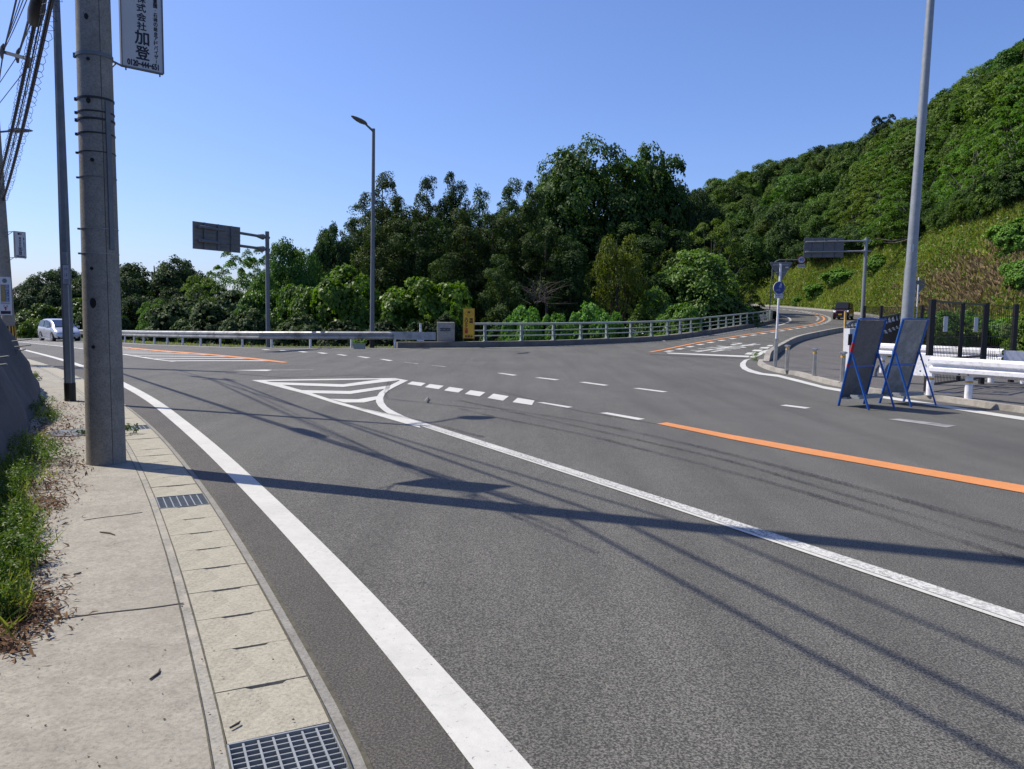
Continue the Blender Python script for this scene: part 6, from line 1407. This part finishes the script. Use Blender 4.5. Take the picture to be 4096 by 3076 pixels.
for i in range(26):
    px, py = rs2.uniform(1990, 2230), rs2.uniform(690, 735); X, Y = at(px * 1.8517, py * 1.8517, rs2.uniform(31, 38)).xy
    plant('gate_shrub', 'mound%d' % (i % 3), X, Y, -.2, rs2.uniform(1.4, 2.4), rs2.uniform(2, 3.2), 'leafy green shrub seen through the black mesh gate', 'shrub', 'shrubs behind the mesh gate', (1.0, 1.15, .9) if i % 3 else (1.1, .95, .8))

# --- weeds on the grassy slope, dry patch, verge grass, roadside weeds
def blades(name, pts, hgt, wid, m, seed, label, cat_, lean=.35, vb=None, per=1):
    rng = np.random.default_rng(seed); P = np.array(pts, float); n = len(P)
    h = hgt * (.5 + rng.random(n)); C = P.copy(); t = np.stack([rng.normal(size=n) * lean, rng.normal(size=n) * lean, np.ones(n)], 1); t = unit(t)
    C = P + t * h[:, None] * .45; N = unit(np.stack([rng.normal(size=n), rng.normal(size=n) - .3, rng.random(n) * .5], 1))
    V = (vb if vb is not None else rng.random(n) * .6) + rng.random(n) * .4
    me = leaf_mesh(name, C, N, h, V, rng, aspect=wid / hgt, tang=t, fold=False); o = link(name, me, M[m]); return tag(o, label, cat_, None, 'stuff')
rg = random.Random(77); green, dry = [], []
gv = []
for i in range(400000):
    a = rg.uniform(.2, .80); D0, z0, D1, z1 = hill_ends(a); Y = D0 + rg.random() * (32 + 30 * ss(a, .45, .65)); X = a * Y; z = hill_z(X, Y); px, py = vpix(X, Y, z)
    if py < tree_line(a) - 42 or px < 1600 or px > 2260: continue
    ex, ey = (px - 2130) / 205, (py - 615 + (px - 2120) * .3) / 72; dd = ex * ex + ey * ey + rg.uniform(-.8, .8) + .45 * math.sin(px * .05) * math.sin(py * .09)
    (dry if dd < .75 else green).append((X, Y, z))
    if dd >= .75: gv.append(.35 + .25 * math.sin(X * .35 + Y * .21) + .2 * math.sin(X * .9 - Y * .5) - (.25 if 1 < dd < 1.7 else 0))
    if len(green) > 140000: break
blades('slope_weeds', green, .55, .15, 'grass', 5, 'tall yellow-green weeds covering the slope beside the hill road', 'weeds', .4, np.array(gv) * .6)
blades('dry_weeds', dry, .6, .14, 'drygrass', 6, 'brown withered plants in a patch on the right slope', 'dry weeds', .8)
pts = []
for i in range(5000):
    s = rg.random() * plen(vb); p, d = walk(vb, s) if False else (vb[int(rg.random() * (len(vb) - 1))], None); q = vb[min(len(vb) - 1, vb.index(p) + 1)]; p = p.lerp(q, rg.random())
    if -60 < p.x < -5: y = p.y + rg.uniform(.25, 2.0); pts.append((p.x, y, T(p.x, y) - .05))
blades('verge_grass', pts, .16, .03, 'grass', 7, 'short grass and weeds under the far guardrail', 'grass', .6)
ccs, cns = [], []
for i in range(0, len(green), 26):
    x, y, z = green[i]; ccs.append((x, y, z + rg.uniform(.1, .5))); cns.append((rg.gauss(0, .3) - .2, rg.gauss(0, .3) - .5, 1))
rng = np.random.default_rng(41); q = clumps(np.array(ccs), np.array(cns), .35 + .45 * rng.random(len(ccs)), 11, .24, rng, .7, .3, 1.0)
tag(link('slope_undergrowth', leaf_mesh('slope_undergrowth', *q, rng), M['leafvine']), 'leafy creepers and low undergrowth mixed into the slope weeds', 'undergrowth', None, 'stuff').color = (1.0, 1.0, .8, 1)
t, g = PLANTER
rng = np.random.default_rng(2); q = clumps(np.array([[-.2, 0, .34], [.1, 0, .32], [.22, 0, .36], [-.05, 0, .3]]), np.array([[0, 0, 1.]] * 4), np.array([.16, .12, .14, .1]), 26, .11, rng, .8)
o = link('planter_plant', leaf_mesh('planter_plant', *q, rng, aspect=.6), M['leafvine'], None, tuple(g)); tag(o, 'small leafy plant growing in the green planter box', 'plant')

# --- sprayed mortar slope at the left edge
mb = MB(); sp_path = smooth_path([Vector((x, y, 0)) for x, y in SLOPE], .45); rows = 14; n = len(sp_path); rm = random.Random(9)
for i, p in enumerate(sp_path):
    d = (sp_path[min(i + 1, n - 1)] - sp_path[max(i - 1, 0)]).normalized(); out = Vector((-d.y, d.x, 0)); out = -out if out.x > 0 else out
    H_ = lerp_tab([(1, 4.2), (9, 4.2), (13, 3.6), (16, 2.6), (19, 2.2), (27, 1.8)], p.y)
    fold_ = .11 * math.sin(i * .9) + .07 * math.sin(i * 2.3 + 1)
    for j in range(rows + 1):
        t_ = j / rows; z = H_ * t_; run = z * .47 + .25 * math.sin(t_ * 3) * 0 + fold_ * (1 - t_ * .3) * min(1, t_ * 5) + rm.uniform(-.03, .03)
        q = p + out * (run - .12); mb.v.append(Vector((q.x, q.y, T(p.x, p.y) + z + (-.1 if j == 0 else 0))))
    q = p + out * (H_ * .47 + 6); mb.v.append(Vector((q.x, q.y, T(p.x, p.y) + H_ + 1)))
R_ = rows + 2; mb.f = [(i * R_ + j, i * R_ + j + 1, (i + 1) * R_ + j + 1, (i + 1) * R_ + j) for i in range(n - 1) for j in range(R_ - 1)]
o = mb.build('retaining_slope', M['mortar'], origin=tuple(sp_path[4]), smooth=False); o.data.shade_smooth()
tag(o, 'dark folded sprayed-mortar slope with protruding rods at the left edge', 'retaining slope')
mb = MB()
for px, py, Y, l in ((52, 735, 13.5, .35), (50, 748, 13.3, .35), (40, 758, 12.5, .3), (4, 773, 10.2, .25), (-4, 790, 9.6, .3)):
    q = at(px * 1.8517, py * 1.8517, Y); mb.tube([q - Vector((.3, -.1, .03)), q + Vector((l * .55, -l * .3, .03))], .012, 6)
r_ = mb.build('steel_rod', M['galv'], o)
# weeds and litter along the slope foot
wl, ll, lt2 = [], [], []
def foot_pt(rn, lo, hi, y0, y1):
    y = rn.uniform(y0, y1); x = None
    for (a, b), (c, d) in zip(SLOPE, SLOPE[1:]):
        if b <= y <= d: x = a + (c - a) * (y - b) / (d - b)
    if x is None: return None
    return x + .05 + rn.uniform(lo, hi), y
def patch_w(y):                                   # width of the weed border
    return .28 + .22 * math.sin(y * 1.9) + .16 * math.sin(y * 4.3 + 1) + (.25 if 5.8 < y < 8.3 else 0)
rl_ = random.Random(13); cc, cn, cr = [], [], []
for (px, py, w_, n_) in ((20, 1010, 60, 16), (70, 985, 55, 16), (110, 995, 40, 12), (30, 1060, 40, 12), (20, 1120, 60, 22), (40, 1160, 60, 22), (15, 1200, 55, 20), (35, 1230, 45, 16), (10, 1280, 40, 14), (95, 890, 30, 12), (100, 905, 28, 10), (75, 820, 8, 5), (10, 1340, 25, 8), (-30, 1150, 60, 20), (-40, 1250, 60, 20), (-10, 960, 30, 10), (5, 1090, 40, 10)):
    for k in range(n_):
        g = G((px + rl_.gauss(0, w_ * .42)) * 1.8517, (py + rl_.gauss(0, w_ * .3)) * 1.8517, .034); cc.append((g.x, g.y, g.z + rl_.uniform(.03, .2))); cn.append((rl_.gauss(0, .3), rl_.gauss(0, .3) - .2, 1)); cr.append(rl_.uniform(.06, .13))
rng = np.random.default_rng(14); q = clumps(np.array(cc), np.array(cn), np.array(cr), 90, .024, rng, .8, .4, 1.2)
tag(link('roadside_weeds', leaf_mesh('roadside_weeds', *q, rng, aspect=.45), M['leafvine']), 'low green leafy weeds spreading from the mortar slope onto the sidewalk', 'weeds', None, 'stuff').color = (.62, .62, .5, 1)
gp = []
for (px, py, w_, h_, n_) in ((20, 1150, 45, 90, 900), (30, 1020, 45, 40, 400), (5, 1290, 40, 60, 500), (60, 960, 40, 15, 150), (95, 900, 25, 12, 160)):
    for k in range(n_):
        g = G((px + rl_.gauss(0, w_ * .6)) * 1.8517, (py + rl_.gauss(0, h_ * .6)) * 1.8517, .034); gp.append((g.x, g.y, g.z))
blades('roadside_grass', gp, .16, .008, 'grass', 17, 'thin partly dry grass blades among the weeds at the slope foot', 'grass', .8)
P, Vv = [], []
cx = []
for (px, py, wx, wy, n_) in ((120, 945, 38, 14, 700), (90, 1050, 45, 22, 900), (60, 1110, 40, 20, 300), (105, 925, 40, 8, 500), (150, 880, 40, 8, 250), (65, 1300, 38, 30, 700), (40, 1340, 35, 25, 500), (110, 1090, 22, 8, 200), (60, 975, 30, 20, 400), (10, 1390, 25, 12, 250), (150, 1000, 30, 12, 350), (70, 1200, 30, 30, 300), (140, 905, 25, 6, 200), (90, 865, 25, 10, 200), (-20, 1300, 50, 60, 600)):
    for k in range(n_):
        g = G((px + rl_.gauss(0, wx)) * 1.8517, (py + rl_.gauss(0, wy)) * 1.8517, .036); P.append((g.x, g.y, g.z + abs(rl_.gauss(0, .015))))
P = np.array(P); n = len(P); rng = np.random.default_rng(15); N = unit(np.stack([rng.normal(size=n) * .5, rng.normal(size=n) * .5, np.ones(n)], 1))
me = leaf_mesh('leaf_litter', P, N, .02 + .07 * rng.random(n) ** 2, rng.random(n), rng, aspect=.22); tag(link('leaf_litter', me, M['litter']), 'brown dry leaf and twig litter along the edge of the sidewalk', 'leaf litter', None, 'stuff')
# small debris scattered on the slab and the covers
P = []
for k in range(110):
    px, py = rl_.uniform(0, 640), rl_.uniform(1020, 1661); g = G(px * 1.8517, py * 1.8517, .035)
    if g.x < min(-.1, walk(EDGE, 0)[0].x * 0 + 10) and any(abs(e.y - g.y) < .4 and g.x < e.x - .05 for e in EDGE): P.append((g.x, g.y, g.z + .003))
P = np.array(P); n = len(P); N = unit(np.stack([rng.normal(size=n) * .3, rng.normal(size=n) * .3, np.ones(n)], 1))
me = leaf_mesh('debris', P, N, .005 + .009 * rng.random(n), rng.random(n) * .3, rng, aspect=.8); tag(link('debris', me, M['litter']), 'tiny dark crumbs and seeds scattered on the pavement', 'debris', None, 'stuff')
for i, (a, b, lab) in enumerate((((600, 2720), (640, 2680), 'short straight twig on the sidewalk slab near the camera'), ((920, 2915), (960, 2890), 'small bent dark twig lying on a gutter cover'), ((400, 2130), (460, 2142), 'thin curved twig on the sidewalk beyond the slab joint'), ((295, 2300), (325, 2292), 'curled twig on the sidewalk between slab joint and weeds'))):
    p, q = G(*a, .036), G(*b, .036); mb = MB(); m_ = p.lerp(q, .5) + Vector((.01, .012, .004)); mb.tube([p + Vector((0, 0, .004)), m_, q + Vector((0, 0, .005))], [.004, .005, .003], 6)
    tag(mb.build('twig', M['bark'], origin=p), lab, 'twig')
for px, py, lab, s in ((278, 938, 'dark leafy weed growing between utility pole and gutter grate', .09), (185, 940, 'small weed at the left foot of the thick utility pole', .05), (75, 822, 'small weed at the far end of the mortar slope', .1), (0, 985, 'dry seedhead weed at the lower end of the mortar slope', .12)):
    g = G(px * 1.8517, py * 1.8517, .03); rng = np.random.default_rng(int(px)); k = 8; cc = np.stack([rng.normal(size=k) * s, rng.normal(size=k) * s, s * .4 + rng.random(k) * s], 1)
    q = clumps(cc, np.tile([[0, 0, 1.]], (k, 1)), np.full(k, s * .5), 14, .045, rng, .9); tag(link('weed', leaf_mesh('weed', *q, rng, aspect=.5), M['leaf'], None, tuple(g)), lab, 'weed')
g = G(*z5((1180, 1500))[0], .0); rng = np.random.default_rng(3); cc = np.stack([rng.normal(size=14) * .07, rng.normal(size=14) * .12, rng.random(14) * .35], 1)
q = clumps(cc, np.tile([[0, 0, 1.]], (14, 1)), np.full(14, .08), 14, .06, rng, .9); tag(link('weed', leaf_mesh('weed', *q, rng, aspect=.5), M['leafvine'], None, tuple(g)), 'green weed growing at the near tip of the curved parapet', 'weed')
g = G(1707, 1607, .02); mb = MB(); mb.tube([g, g + Vector((.03, 0, .05)), g + Vector((.06, 0, .02))], [.05, .045, .02], 7); tag(mb.build('stone', M['kerb'], origin=g), 'small pale stone lying on the open asphalt', 'stone')
